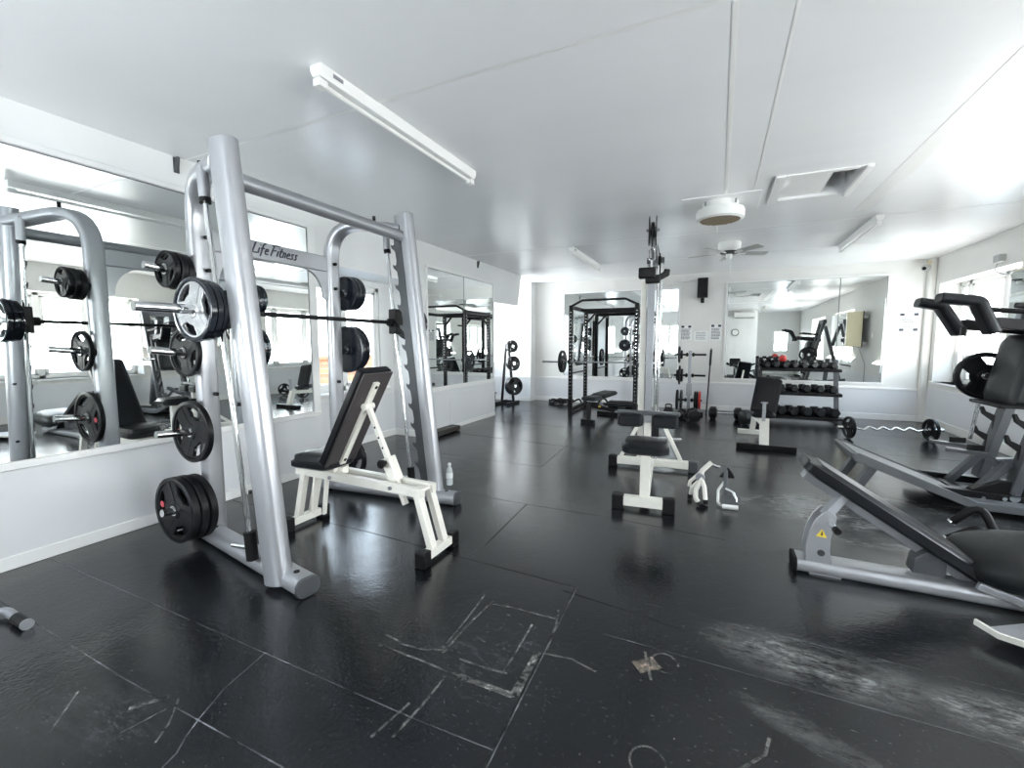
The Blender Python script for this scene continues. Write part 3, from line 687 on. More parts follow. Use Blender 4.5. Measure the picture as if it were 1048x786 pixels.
# plates on the machine
gN = 'plates stored on the near side of the silver smith machine'
ax = (0, -1, 0)
plate((BX, 1.495, ZB), ax, .178, .036, 'worn silver-faced grip plate outermost on the near end of the smith bar', None, 'shiny_black', R(38), False, 'bright_plate')
plate((BX, 1.535, ZB), ax, .172, .034, 'black plate behind the silver-faced plate on the near end of the smith bar', None, 'shiny_black', R(10))
plate((BX, 1.57, ZB), ax, .165, .03, 'innermost black plate on the near end of the smith bar', None, 'shiny_black', R(70))
for i, (dy, r_) in enumerate(((.20, .118), (.155, .122), (.115, .120))):
    plate((RXR, YRN-dy, 1.86+dy*.1), ax, r_, .036, ['outermost small black plate on the top near peg of the smith machine', 'middle small black plate on the top near peg of the smith machine', 'innermost small black plate on the top near peg of the smith machine'][i], gN, 'plate_rubber', R(20*i))
plate((RXR, YRN-.125, 1.342), ax, .163, .034, 'single black grip plate on the second near peg, under the silver-faced plate', gN, 'plate_rubber', R(8))
plate((RXR, YRN-.115, .802), ax, .212, .04, 'large black grip plate with red emblem on the third near peg, below the mirror edge', gN, 'plate_rubber', R(-25), True)
for i, dy in enumerate((.24, .185, .125)):
    plate((RXR, YRN-dy, .27+dy*.1), ax, (.222, .224, .222)[i], .048, ['outermost of the big black plates on the lowest near peg, red emblem showing', 'middle one of the big black plates on the lowest near peg', 'innermost of the big black plates on the lowest near peg'][i], gN, 'plate_rubber', R((-40, 15, 50)[i]), i == 0)
gF = 'plates on the far side of the silver smith machine'
ax = (0, 1, 0)
plate((BX, 3.42, ZB), ax, .168, .036, 'black plate on the far end of the smith bar', None, 'shiny_black', R(38))
plate((BX, 3.36, ZB), ax, .150, .03, 'smaller inner plate on the far end of the smith bar', None, 'shiny_black', R(10))
for i, dy in enumerate((.15, .195, .24)): plate((RXR, YRF+dy, 1.86+dy*.1), ax, .16, .04, ['small glossy plate nearest the upright on the top far peg, before the window', 'middle small glossy plate on the top far peg, before the window', 'outer small glossy plate on the top far peg, before the window'][i], gF, 'shiny_black', R(12*i), grip=False)
for i, dy in enumerate((.16, .21)): plate((RXR, YRF+dy, 1.33+dy*.1), ax, .222, .046, ['large glossy plate on the second far peg, nearer the upright', 'large glossy plate on the second far peg, outer one'][i], gF, 'shiny_black', R(12*i), grip=False)
plate((RXR, YRF+.14, .285), ax, .2, .044, 'black plate on the lowest far peg, low behind the white bench', gF, 'plate_rubber')

# ------------------------------------------------------------------ white adjustable bench in the smith machine
B = thing('adjustable_bench', 'white framed adjustable bench with raised black backrest inside the smith machine', 'bench', (-2.2, 2.34, 0))
yb = 2.34
for s in (-1, 1):
    part('side_rail', MB().bar([(-2.86, yb+s*.065, .452), (-1.70, yb+s*.065, .432)], .045, .06), M['white_steel'], B, .004)
    part('leg', MB().bar([(-2.78, yb+s*.065, .45), (-2.875, yb+s*.065, .075)], .045, .05, (0, 1, 0)), M['white_steel'], B, .004)
    part('leg', MB().bar([(-1.75, yb+s*.065, .45), (-1.635, yb+s*.065, .075)], .045, .055, (0, 1, 0)), M['white_steel'], B, .004)
for x in (-2.875, -1.635):
    ft = part('foot_bar', MB().box(x-.03, x+.03, yb-.13, yb+.13, .03, .085), M['white_steel'], B, .004)
    for s in (-1, 1): part('foot_cap', MB().box(x-.038, x+.038, yb+s*.165-.04, yb+s*.165+.04, 0, .10), M['rubber'], ft, .008)
part('cross_plate', MB().box(-2.84, -2.52, yb-.05, yb+.05, .47, .487), M['white_steel'], B, .003)
part('cross_plate', MB().box(-1.80, -1.72, yb-.06, yb+.06, .43, .45), M['white_steel'], B, .003)
for x in (-2.74, -2.62): part('front_brace', MB().bar([(x-.03, yb-.02, .12), (x+.02, yb-.02, .45)], .02, .03, (0, 1, 0)), M['white_steel'], B, .002)
part('seat', MB().pad(.40, .30, .115, frame((-2.67, yb, .49), (1, 0, .02), (0, 1, 0)), .07, .5), M['vinyl'], B, 0)
p0, p1 = V((-2.50, yb, .52)), V((-2.10, yb, 1.215)); d = (p1-p0).normalized()
nrm = V((-d.z, 0, d.x))
bk = part('backrest', MB().pad((p1-p0).length, .30, .075, frame((p0+p1)/2, d, (0, 1, 0)) , .025, .15), M['vinyl'], B)
back = -frame((p0+p1)/2, d, (0, 1, 0)).to_3x3().col[2]
part('backing_board', MB().cbox((p0+p1)/2+back*.006, ((p1-p0).length-.02, .285, .012), frame((0, 0, 0), d, (0, 1, 0))), M['ply'], bk, .003)
st = part('spine_strip', MB().bar([p0+back*.022+d*.02, p1+back*.022-d*.08], .05, .022, back), M['white_steel'], bk, .003)
for q in (.08, .86):
    c = (p0+back*.032).lerp(p1+back*.032, q); part('bolt', MB().cyl(c, c+back*.006, .012, 10), M['black_steel'], st)
part('hinge', MB().cyl((-2.50, yb-.07, .49), (-2.50, yb+.07, .49), .022, 14).box(-2.53, -2.44, yb-.03, yb+.03, .455, .505), M['white_steel'], B, .002)
a0, a1 = V((-2.20, yb, .96)), V((-1.985, yb, .50))
pr = part('prop_arm', MB().bar([a0, a1+(a0-a1)*-.42], .034, .034, (0, 1, 0)), M['white_steel'], B, .003)
dd = (a1-a0).normalized(); sd = V((0, -1, 0))
for q in (.3, .45, .6, .75): c = a0.lerp(a1, q); part('adjuster_hole', MB().cyl(c+sd*.0165, c+sd*.0185, .008, 10), M['black_steel'], pr)
part('pivot', MB().cyl((-2.205, yb-.045, .965), (-2.205, yb+.045, .965), .024, 14), M['white_steel'], pr)
sl = part('slide_collar', MB().bar([a0.lerp(a1, .74), a0.lerp(a1, 1.08)], .075, .075, (0, 1, 0)), M['white_steel'], B, .006)
c = a0.lerp(a1, .80); part('pull_knob', MB().cyl(c+sd*.03, c+sd*.06, .012, 12).lathe([(.01, 0), (.028, .006), (.03, .03), (.02, .04)], c+sd*.06, sd, 16), M['rubber'], sl)
for x in (-1.95, -2.5): part('rail_bolt', MB().cyl((x, yb-.088, .44), (x, yb-.1, .44), .014, 8), M['steel_grey'], B)

# water bottle on the floor by the far post of the smith machine
wb = thing('water_bottle', 'small clear water bottle with white cap standing at the foot of the far smith post', 'bottle', (-2.185, 3.325, .113))
part('bottle_body', MB().lathe([(.026, 0), (.03, .004), (.03, .05), (.027, .056), (.03, .062), (.03, .12), (.026, .145), (.013, .168), (.0125, .185)], wb.location, n=20), M['clear'], wb)
part('label_band', MB().lathe([(.0306, .065), (.0306, .115)], wb.location, n=20), M['paper'], wb)
part('cap', MB().lathe([(.015, .182), (.015, .2), (.012, .203)], wb.location, n=16), M['white_plastic'], wb)

# ------------------------------------------------------------------ lat pulldown
LO = V((-.645, 5.06, 0)); LR = Matrix.Translation(LO) @ Matrix.Rotation(R(5.6), 4, 'Z')
LT = thing('lat_pulldown_machine', 'tall white lat pulldown tower with small black seat in the middle of the room', 'lat pulldown', LO)
def lp(x, y, z): return LR @ V((x, y, z))
class LMB(MB):
    def mesh(s, name, origin=(0, 0, 0)):
        s.v = [LR @ v for v in s.v]; return MB.mesh(s, name, origin)
part('base_beam', LMB().box(-.04, .04, -1.30, .03, .05, .12), M['white_steel'], LT, .005)
ff = part('front_foot', LMB().box(-.17, .15, -1.37, -1.29, .035, .115), M['white_steel'], LT, .005)
for x in (-.215, .195): part('foot_cap', LMB().box(x-.05, x+.05, -1.375, -1.285, 0, .125), M['rubber'], ff, .012)
rf = part('rear_foot', LMB().box(-.36, .40, -.045, .045, .035, .115), M['white_steel'], LT, .005)
for x, m_ in ((-.41, 'rubber'), (.45, 'silver_dark')): part('foot_cap', LMB().box(x-.05, x+.05, -.052, .052, 0, .125), M[m_], rf, .012)
for s in (-1, 1): part('diagonal_brace', LMB().bar([(s*.03, 0, .72), (s*.33, 0, .10)], .04, .05, (0, 1, 0)), M['white_steel'], LT, .004)
part('mast', LMB().box(-.075, .0, -.04, .04, .05, 2.28), M['steel_grey'], LT, .006)
for x in (.03, .062): part('guide_rod', LMB().tube([(x, -.02, .12), (x, -.02, 2.28)], .013, 10), M['chrome'], LT)
part('rear_column', LMB().box(-.15, -.085, .03, .09, .05, 2.1), M['white_steel'], LT, .006)
part('weight_carriage', LMB().box(.01, .085, -.06, .03, .18, .50), M['black_steel'], LT, .006)
part('weight_peg', LMB().cyl((.05, 0, .34), (.32, .05, .34), .022, 14), M['chrome'], LT)
part('top_plate', LMB().box(-.09, .09, -.06, .06, 2.26, 2.32), M['silver_dark'], LT, .006)
arm = part('boom', LMB().bar([(0, .02, 2.26), (0, -1.04, 2.36)], .06, .09), M['steel_grey'], LT, .006)
part('gusset', LMB().prism([(-.12, 2.06), (-.05, 2.06), (-.42, 2.26), (-.5, 2.28)], .012, Matrix.Translation((.05, 0, 0)) @ Matrix(((0, 0, 1, 0), (1, 0, 0, 0), (0, 1, 0, 0), (0, 0, 0, 1)))), M['black_steel'], arm)
def wheel(n, c, r_, par):
    p = part(n, LMB().lathe([(.02, -.014), (r_, -.014), (r_*.9, 0), (r_, .014), (.02, .014)], c, (1, 0, 0), 24), M['rubber'], par)
    return p
wheel('pulley_wheel', (0, -1.05, 2.37), .065, arm); wheel('pulley_wheel', (.045, -.25, 2.25), .05, arm)
br_ = LMB()
for s in (-1, 1): br_.prism([(y_, z_) for y_, z_ in ((-.96, 2.31), (-1.10, 2.23), (-1.13, 2.27), (-1.13, 2.45), (-1.08, 2.48), (-.98, 2.42))], .008, Matrix.Translation((s*.028, 0, 0)) @ Matrix(((0, 0, 1, 0), (1, 0, 0, 0), (0, 1, 0, 0), (0, 0, 0, 1))))
part('pulley_bracket', br_, M['black_steel'], arm)
part('pulley_bolt', LMB().cyl((-.055, -1.05, 2.37), (.055, -1.05, 2.37), .012, 10), M['steel_grey'], arm)
part('cable', LMB().tube([(0, -1.115, 2.37), (0, -1.115, 2.21)], .005, 8).tube([(0, -1.05, 2.435), (.045, -.25, 2.30), (.05, -.0, 2.30), (.05, -.0, .5)], .005, 8), M['black_steel'], LT)
part('post', LMB().box(-.04, .04, -1.33, -1.25, .1, .50), M['white_steel'], LT, .005)
part('seat', LMB().pad(.38, .36, .11, frame((0, -1.29, .50), (1, 0, 0), (0, 1, 0)), .09, .35), M['vinyl'], LT)
th = part('thigh_pad_post', LMB().box(-.03, .03, -1.04, -.98, .1, .70), M['white_steel'], LT, .004)
part('clamp', LMB().box(-.045, .045, -1.055, -.965, .50, .56), M['black_steel'], th, .006)
part('strut', LMB().bar([(0, -1.0, .5), (0, -.5, .1)], .04, .04), M['white_steel'], th, .004)
tp = part('thigh_pad_bar', LMB().box(-.27, .27, -1.05, -.97, .765, .80), M['silver_dark'], LT, .008)
for x0, x1 in ((-.26, -.04), (.035, .255)): part('thigh_pad', LMB().pad(x1-x0, .2, .12, frame(((x0+x1)/2, -1.01, .665), (1, 0, 0), (0, 1, 0)), .03, .15), M['vinyl'], tp)
# hook and the hanging black bar attachment
hk_ = thing('cable_attachment', 'black double grip attachment hanging from the top pulley of the tower', 'cable handle', lp(0, -1.115, 1.945))
part('snap_hook', LMB().tube(fillet([(0, -1.115, 2.215), (-.022, -1.115, 2.195), (-.022, -1.115, 2.115), (0, -1.115, 2.095), (.022, -1.115, 2.115), (.022, -1.115, 2.195), (0, -1.115, 2.215)], .01, 3), .006, 8), M['chrome'], hk_)
part('grip_block', LMB().box(-.105, .035, -1.16, -1.08, 1.955, 2.045).box(-.05, .07, -1.13, -1.06, 1.915, 1.985), M['rubber'], hk_, .012)
part('grip_prong', LMB().bar([(.03, -1.1, 1.945), (.12, -1.06, 1.995), (.125, -1.06, 2.035)], .04, .05), M['rubber'], hk_, .01)
part('hanger_eye', LMB().cyl((0, -1.115, 2.035), (0, -1.115, 2.105), .01, 10), M['chrome'], hk_)
# ------------------------------------------------------------------ power rack at the back
PX0, PX1, PY0, PY1, PZ = -2.70, -1.41, 8.60, 9.72, 2.17
PR = thing('power_rack', 'black power rack with punched uprights in front of the back wall mirror', 'power rack', ((PX0+PX1)/2, (PY0+PY1)/2, 0))
for x in (PX0, PX1):
    for y in (PY0, PY1):
        u = part('upright', MB().box(x-.038, x+.038, y-.038, y+.038, 0, PZ), M['black_steel'], PR, .005)
        hl = MB()
        for k in range(26):
            z = .28+k*.07
            hl.cyl((x, y-.0385, z), (x, y-.0395, z), .013, 8); hl.cyl((x+.0385, y, z), (x+.0395, y, z), .013, 8); hl.cyl((x-.0385, y, z), (x-.0395, y, z), .013, 8)
        o = part('hole_row', hl, M['chrome'], u); o['kind'] = 'stuff'
    part('side_beam', MB().box(x-.035, x+.035, PY0, PY1, .02, .09), M['black_steel'], PR, .005)
    part('top_side_beam', MB().box(x-.03, x+.03, PY0, PY1, PZ-.08, PZ-.01), M['black_steel'], PR, .005)
    part('safety_bar', MB().tube([(x, PY0-.09, .80), (x, PY1, .80)], .018, 10), M['black_steel'], PR)
part('pull_up_bar', MB().tube(fillet([(PX0, PY0, PZ-.02), (PX0+.22, PY0, PZ+.09), (PX1-.22, PY0, PZ+.09), (PX1, PY0, PZ-.02)], .08), .024, 12), M['black_steel'], PR)
part('rear_top_beam', MB().box(PX0, PX1, PY1-.03, PY1+.03, PZ-.1, PZ-.02), M['black_steel'], PR, .005)
part('rear_base_beam', MB().box(PX0, PX1, PY1-.03, PY1+.03, .02, .09), M['black_steel'], PR, .005)
part('pull_up_beam', MB().tube([(PX0, PY0+.62, PZ-.05), (PX1, PY0+.62, PZ-.05)], .022, 12), M['black_steel'], PR)
for x, s in ((PX0, 1), (PX1, -1)):
    part('corner_gusset', MB().bar([(x+s*.02, PY1-.01, PZ-.3), (x+s*.24, PY1-.01, PZ-.06)], .035, .05, (0, 1, 0)), M['black_steel'], PR, .003)
    j = part('bar_hook', MB().box(x-.03, x+.03, PY0-.12, PY0-.038, 1.0, 1.028).box(x-.03, x+.03, PY0-.125, PY0-.105, 1.0, 1.08), M['black_steel'], PR, .004)
part('plate_horn', MB().cyl((PX1+.038, PY1-.05, 1.9), (PX1+.22, PY1-.05, 1.92), .022, 12), M['black_steel'], PR)
def barbell(loc_y, z, x0, x1, sl, label, name='barbell', cat='barbell', rad=.014):
    b_ = thing(name, label, cat, ((x0+x1)/2, loc_y, z))
    part('shaft', MB().tube([(x0+sl, loc_y, z), (x1-sl, loc_y, z)], rad, 12), M['steel_grey'], b_)
    for xa, s in ((x0, 1), (x1, -1)):
        part('sleeve', MB().cyl((xa, loc_y, z), (xa+s*sl, loc_y, z), .025, 16), M['chrome'], b_)
        part('collar', MB().cyl((xa+s*sl, loc_y, z), (xa+s*(sl+.03), loc_y, z), .036, 16), M['chrome'], b_)
    return b_
yb_ = PY0-.08
barbell(yb_, 1.044, -3.28, -.90, .42, 'olympic barbell racked across the front of the black power rack')
plate((-2.85, yb_, 1.044), (-1, 0, 0), .225, .05, 'large black plate on the left end of the barbell in the power rack', None, 'plate_rubber')
plate((-1.27, yb_, 1.044), (1, 0, 0), .225, .05, 'black plate on the right end of the racked barbell, half hidden by the white tower', None, 'plate_rubber')

# adjustable flat bench in the rack
FB = thing('flat_bench', 'black padded bench on dark grey frame standing in the power rack', 'bench', (-2.0, 8.05, 0))
def fp(a, s, z):  # a along bench, s sideways
    d = V((.22, 1, 0)).normalized(); n = V((d.y, -d.x, 0)); return V((-2.03, 7.55, z))+d*a+n*s
fmx = lambda a, z: frame(fp(a, 0, z), V((.22, 1, .0)), V((-1, .22, 0)))
part('seat', MB().pad(.34, .28, .075, fmx(.12, .40), .05, .2), M['vinyl_grey'], FB)
part('back_pad', MB().pad(.60, .29, .08, frame(fp(.61, 0, .425), V((.22, 1, .05)), V((-1, .22, 0))), .05, .2), M['vinyl_grey'], FB)
part('main_beam', MB().bar([fp(.0, 0, .33), fp(1.02, 0, .10)], .07, .07), M['black_steel'], FB, .005)
part('front_leg', MB().bar([fp(.02, 0, .36), fp(.0, 0, .06)], .07, .07, (0, 1, 0)), M['black_steel'], FB, .005)
part('front_foot', MB().bar([fp(-.02, -.13, .035), fp(-.02, .13, .035)], .07, .07), M['black_steel'], FB, .006)
part('rear_foot', MB().bar([fp(1.02, -.33, .035), fp(1.02, .33, .035)], .07, .07), M['black_steel'], FB, .006)
part('pad_support', MB().bar([fp(.35, 0, .40), fp(.55, 0, .24)], .05, .05), M['steel_grey'], FB, .004)
part('ladder_arc', MB().tube([fp(.45+.25*math.sin(R(a)), .05, .16+.24*math.cos(R(a))) for a in range(-60, 61, 15)], .018, 8), M['black_steel'], FB)
part('adjuster_tag', MB().cbox(fp(.3, .06, .27), (.035, .05, .025)), M['yellow'], FB, .003)

# black cables heaped by the wall, flat black steps along the wall
mb = MB(); random.seed(3)
for k in range(5):
    cx, cy, r_ = -3.28+.16*random.uniform(-1, 1), 9.72+random.uniform(-.08, .08), random.uniform(.1, .2)
    mb.tube([(cx+r_*math.cos(t*.5)*1.2, cy+r_*math.sin(t*.5)*.7, .03+.02*k+.012*math.sin(t*2+k)) for t in range(13)], .016, 6, False)
part_ = thing('resistance_band_heap', 'tangled heap of black bands on the floor left of the power rack', 'resistance bands', (-3.28, 9.72, 0))
part('band_coil', mb, M['rubber'], part_)
part('grip', MB().cyl((-3.55, 9.66, .025), (-3.40, 9.62, .025), .024, 12), M['rubber'], part_)
part('strap', MB().bar(fillet([(-3.1, 9.65, .012), (-2.92, 9.6, .1), (-2.82, 9.7, .16), (-2.78, 9.75, .012)], .08), .04, .008, (0, 1, 0)), M['rubber'], part_)
st_ = thing('step_platform', 'low black aerobic step lying against the back wall behind the rack bench', 'step', (-1.92, 9.98, 0))
part('deck', MB().box(-2.22, -1.62, 9.82, 10.14, .06, .11), M['rubber'], st_, .02)
for x in (-2.12, -1.72): part('riser', MB().box(x-.09, x+.09, 9.84, 10.12, 0, .06), M['black_steel'], st_, .01)

# ------------------------------------------------------------------ plate tree in the alcove (far left)
PT = thing('plate_tree', 'black A-frame plate tree with three stacked sizes of plates in the far left alcove', 'plate rack', (-4.3, 9.2, 0))
tx, ty = -4.44, 9.25
for s in (-1, 1):
    part('leg', MB().bar([(tx+s*.03, ty, 1.40), (tx+s*.15, ty+.02, .05)], .05, .05, (0, 1, 0)), M['black_steel'], PT, .005)
    part('foot', MB().bar([(tx+s*.16, ty-.32, .03), (tx+s*.16, ty+.28, .03)], .06, .06), M['black_steel'], PT, .006)
part('cross_beam', MB().box(tx-.16, tx+.16, ty-.025, ty+.025, .03, .09), M['black_steel'], PT, .005)
for i, (z, Rr, n, dx) in enumerate(((1.33, .14, 2, .0), (.94, .168, 2, .03), (.42, .205, 3, .06))):
    part('peg', MB().cyl((tx+dx, ty, z), (tx+dx+.22, ty-.14, z+.02), .022, 12), M['chrome'], PT)
    for k in range(n):
        d = V((.22, -.14, .02)).normalized()
        plate(V((tx+dx, ty, z))+d*(.22-.05*k), d, Rr*(1-.01*k), .042, ['%s plate on the top peg of the alcove plate tree', '%s plate on the middle peg of the alcove plate tree', '%s plate on the bottom peg of the alcove plate tree'][i] % ['front black', 'second black', 'third black'][k], 'plates on the alcove plate tree', 'plate_rubber', R(30*k+i*20))
# dark bin and leaning pole behind the tree
bn = thing('floor_box', 'dark storage box half hidden at the foot of the alcove plate tree', 'box', (-4.75, 8.9, 0))
part('box_body', MB().box(-4.95, -4.62, 8.78, 9.0, 0, .26), M['black_steel'], bn, .01)
part('lid', MB().box(-4.965, -4.605, 8.765, 9.015, .26, .29), M['rubber'], bn, .006)
pl = thing('leaning_pole', 'thin grey pole leaning in the alcove between mirror and plate tree', 'pole', (-4.55, 8.55, 0))
part('rod', MB().tube([(-4.45, 8.35, .0), (-4.72, 8.9, 1.15)], .013, 8), M['steel_grey'], pl)
part('rubber_tip', MB().cyl((-4.45, 8.35, 0), (-4.46, 8.368, .04), .017, 10), M['rubber'], pl)

# block on the floor at the end of the left dado
bl = thing('wood_block', 'low dark wooden block on the floor against the wall under the far mirror', 'block', (LX+.16, 5.72, 0))
part('block_body', MB().box(LX+.03, LX+.20, 5.42, 6.05, .012, .085), M['dark_wood'], bl, .008)
for y in (5.5, 5.97): part('foot', MB().box(LX+.06, LX+.17, y-.03, y+.03, 0, .014), M['rubber'], bl)

# ------------------------------------------------------------------ second plate stand with discs seen edge-on, leaning bar
P2 = thing('plate_stand', 'black upright plate stand with side pegs between the two back mirrors', 'plate rack', (-.48, 9.35, 0))
px_, py_ = -.49, 9.35
part('column', MB().box(px_-.03, px_+.03, py_-.03, py_+.03, .05, 1.27), M['steel_grey'], P2, .004)
part('foot', MB().box(px_-.27, px_+.27, py_-.035, py_+.035, .0, .06), M['black_steel'], P2, .006)
part('foot', MB().box(px_-.035, px_+.035, py_-.28, py_+.28, .0, .06), M['black_steel'], P2, .006)
part('sleeve_clamp', MB().box(px_-.05, px_+.05, py_-.05, py_+.05, .38, .62), M['steel_grey'], P2, .008)
for z in (1.19, .78, .29):
    for s in (-1, 1):
        pg = part('peg', MB().cyl((px_+s*.03, py_, z), (px_+s*(.29 if z > .5 else .24), py_, z), .02, 12), M['black_steel'], P2)
        part('peg_stop', MB().cyl((px_+s*.04, py_, z), (px_+s*.075, py_, z), .04, 12), M['rubber'], pg)
gP = 'discs on the plate stand between the mirrors'
def p2(dx, z, Rr, t, label, m='plate_rubber'): plate((px_+dx, py_, z), (-1 if dx < 0 else 1, 0, 0), Rr, t, label, gP, m)
p2(-.20, 1.19, .165, .03, 'larger thin disc on the top left peg of the plate stand')
p2(-.155, 1.19, .085, .03, 'small disc on the inner top left peg of the plate stand')
p2(-.225, .78, .11, .03, 'outer small disc on the middle left peg of the plate stand')
p2(-.185, .78, .19, .03, 'large disc on the middle left peg of the plate stand')
p2(-.14, .78, .13, .034, 'inner disc on the middle left peg of the plate stand')
p2(-.215, .29, .2, .036, 'outer large disc on the bottom left peg of the plate stand')
p2(-.14, .29, .2, .036, 'inner large disc on the bottom left peg of the plate stand')
p2(.115, .29, .18, .034, 'black disc nearest the column on the bottom right peg of the plate stand')
p2(.155, .29, .18, .034, 'second black disc on the bottom right peg of the plate stand')
p2(.20, .29, .18, .038, 'red outer disc on the bottom right peg of the plate stand', 'red')
lb = thing('leaning_barbell', 'black bar standing upright against the back wall beside the plate stand', 'barbell', (-.15, 9.6, 0))
part('shaft', MB().tube([(-.165, 9.55, 0), (-.125, 10.16, 1.3)], .014, 10), M['black_steel'], lb)
part('grip_sleeve', MB().tube([(-.1355, 10.0, .96), (-.1262, 10.145, 1.27)], .022, 12), M['rubber'], lb)

# ------------------------------------------------------------------ dumbbells (local: axis y, origin at the bottom centre)
def hexhead(mb, y0, y1, r_, n=6):
    pr_ = [(r_*.72, y0), (r_, y0+(y1-y0)*.2), (r_, y1-(y1-y0)*.2), (r_*.72, y1)]
    mb.lathe(pr_, (0, 0, 0), (0, 1, 0), n); return mb
def dumbbell_data(r_, L, hl):
    rot = Matrix.Translation((0, 0, r_*.866)) 
    def fin(mb, nm, m):
        mb.v = [rot @ (Matrix.Rotation(ANG, 4, 'Y') @ v) for v in mb.v]
        me = mb.mesh(nm); me.materials.append(M[m]); return me
    # find the spin that puts a flat side down
    a = V((0, 1, 0)).orthogonal().normalized(); ang = math.atan2(a.x, a.z); ANG = R(30)-ang
    return (fin(hexhead(MB(), -L/2, -L/2+hl, r_), 'head', 'plate_rubber'), fin(hexhead(MB(), L/2-hl, L/2, r_), 'head', 'plate_rubber'),
            fin(MB().lathe([(.013, -L/2+hl-.005), (.015, -.04), (.0175, 0), (.015, .04), (.013, L/2-hl+.005)], (0, 0, 0), (0, 1, 0), 12), 'handle', 'chrome'),
            fin(MB().lathe([(r_*.6, -L/2-.0015), (r_*.6, -L/2-.0005)], (0, 0, 0), (0, 1, 0), 16), 'end_disc', 'vinyl_grey'))
DD = {}
def dumbbell(loc, r_, L, hl, rz, label, group):
    k = (r_, L, hl)
    if k not in DD: DD[k] = dumbbell_data(*k)
    h0, h1, hd, ed = DD[k]
    o = bpy.data.objects.new('dumbbell', None); COL.objects.link(o); o.empty_display_size = .1; tag(o, label, 'dumbbell', group); o.location = loc; o.rotation_euler = (0, 0, rz)
    for nm, d in (('head', h0), ('head', h1), ('handle', hd), ('end_disc', ed)):
        c = bpy.data.objects.new(nm, d); COL.objects.link(c); c.parent = o
    return o
# rack
DR = thing('dumbbell_rack', 'black three tier dumbbell rack under the right back mirror', 'dumbbell rack', (1.4, 9.55, 0))
dx0, dx1 = .74, 1.97
TI = ((.98, 9.72), (.55, 9.58), (.13, 9.44))    # tier height and depth
for i, (z, y) in enumerate(TI):
    part('shelf', MB().box(dx0, dx1+.04, y-.19, y+.13, z-.05, z-.03), M['black_steel'], DR, .006)
    part('shelf_lip', MB().box(dx0, dx1+.04, y-.20, y-.18, z-.085, z-.035), M['black_steel'], DR, .005)
for x in (dx0+.02, dx1):
    part('side_post', MB().bar([(x, 9.50, .03), (x, 9.86, 1.10)], .05, .07, (1, 0, 0)), M['silver_dark'], DR, .006)
    part('foot', MB().box(x-.035, x+.035, 9.22, 10.0, 0, .06), M['silver_dark'], DR, .006)
TN = ['first', 'second', 'third', 'fourth', 'fifth', 'sixth', 'seventh', 'eighth', 'ninth']
def row(n, xa, xb, z, y, r_, L, hl, what, grp):
    for k in range(n):
        x = xa+(xb-xa)*k/(n-1)
        dumbbell((x, y-.02+(.03 if L > .3 else .01), z-.029), r_, L, hl, R(random.uniform(12, 20)), '%s, %s from the left end' % (what, TN[k]), grp)
random.seed(5)
row(8, .83, 1.88, .98, 9.72, .068, .25, .085, 'small black dumbbell on the top tier of the rack', 'dumbbells on the top tier')
row(6, .86, 1.86, .55, 9.58, .08, .29, .1, 'medium black dumbbell on the middle tier of the rack', 'dumbbells on the middle tier')
row(6, .86, 1.86, .13, 9.44, .094, .34, .13, 'heavy black dumbbell on the bottom tier of the rack', 'dumbbells on the bottom tier')
for k, x in enumerate((.83, .95, 1.06)):
    dumbbell((x, 9.76, 1.058), .052, .2, .065, R(80 if k == 1 else 95), 'little black dumbbell lying across the top row, %s from the left' % TN[k], 'little dumbbells laid on top')
rb = thing('medicine_ball', 'small red ball resting on the left dumbbells of the top tier', 'ball', (1.08, 9.60, 1.073))
part('ball_body', MB().lathe([(.065*math.sin(R(a)), .065-.065*math.cos(R(a))) for a in range(0, 181, 12)], (1.10, 9.56, 1.066), (0, 0, 1), 20), M['red'], rb)
part('valve', MB().cyl((1.10, 9.497, 1.131), (1.10, 9.494, 1.131), .008, 10), M['rubber'], rb)
# big fixed dumbbells on the floor left of the rack
def rdumb(c, rz, r_, L, hl, label, m='plate_rubber'):
    o = thing('fixed_dumbbell', label, 'dumbbell', (c[0], c[1], 0)); mx = Matrix.Translation((c[0], c[1], r_)) @ Matrix.Rotation(rz, 4, 'Z')
    for s in (-1, 1):
        b_ = MB(); b_.lathe([(r_*.6, -hl/2), (r_, -hl*.3), (r_, hl*.3), (r_*.6, hl/2)], (s*(L/2-hl/2), 0, 0), (1, 0, 0), 8); b_.v = [mx @ v for v in b_.v]
        part('head', b_, M[m], o, .004)
    b_ = MB().cyl((-L/2+hl, 0, 0), (L/2-hl, 0, 0), .018, 12); b_.v = [mx @ v for v in b_.v]; part('handle', b_, M['chrome'], o)
    return o
rdumb((.17, 9.0), R(4), .118, .56, .14, 'long-handled black dumbbell on the floor right of the leaning bar')
rdumb((.60, 8.6), R(30), .135, .46, .16, 'large grey-black dumbbell on the floor left of the small bench', 'vinyl_grey')
rdumb((-.58, 8.72), R(80), .09, .34, .11, 'dark dumbbell lying at the foot of the plate stand, nearer the tower')
rdumb((-.36, 8.55), R(100), .115, .36, .06, 'round-headed dumbbell lying in front of the plate stand')
kb = thing('kettlebell', 'small black kettlebell on the floor at the left of the plate stand', 'kettlebell', (-.84, 9.1, 0))
part('bell', MB().lathe([(.05, 0), (.085, .03), (.095, .08), (.08, .135), (.04, .16)], (-.84, 9.1, 0), (0, 0, 1), 20), M['rubber'], kb)
part('handle', MB().tube(fillet([(-.89, 9.1, .13), (-.90, 9.1, .22), (-.78, 9.1, .22), (-.79, 9.1, .13)], .04), .013, 10), M['black_steel'], kb)

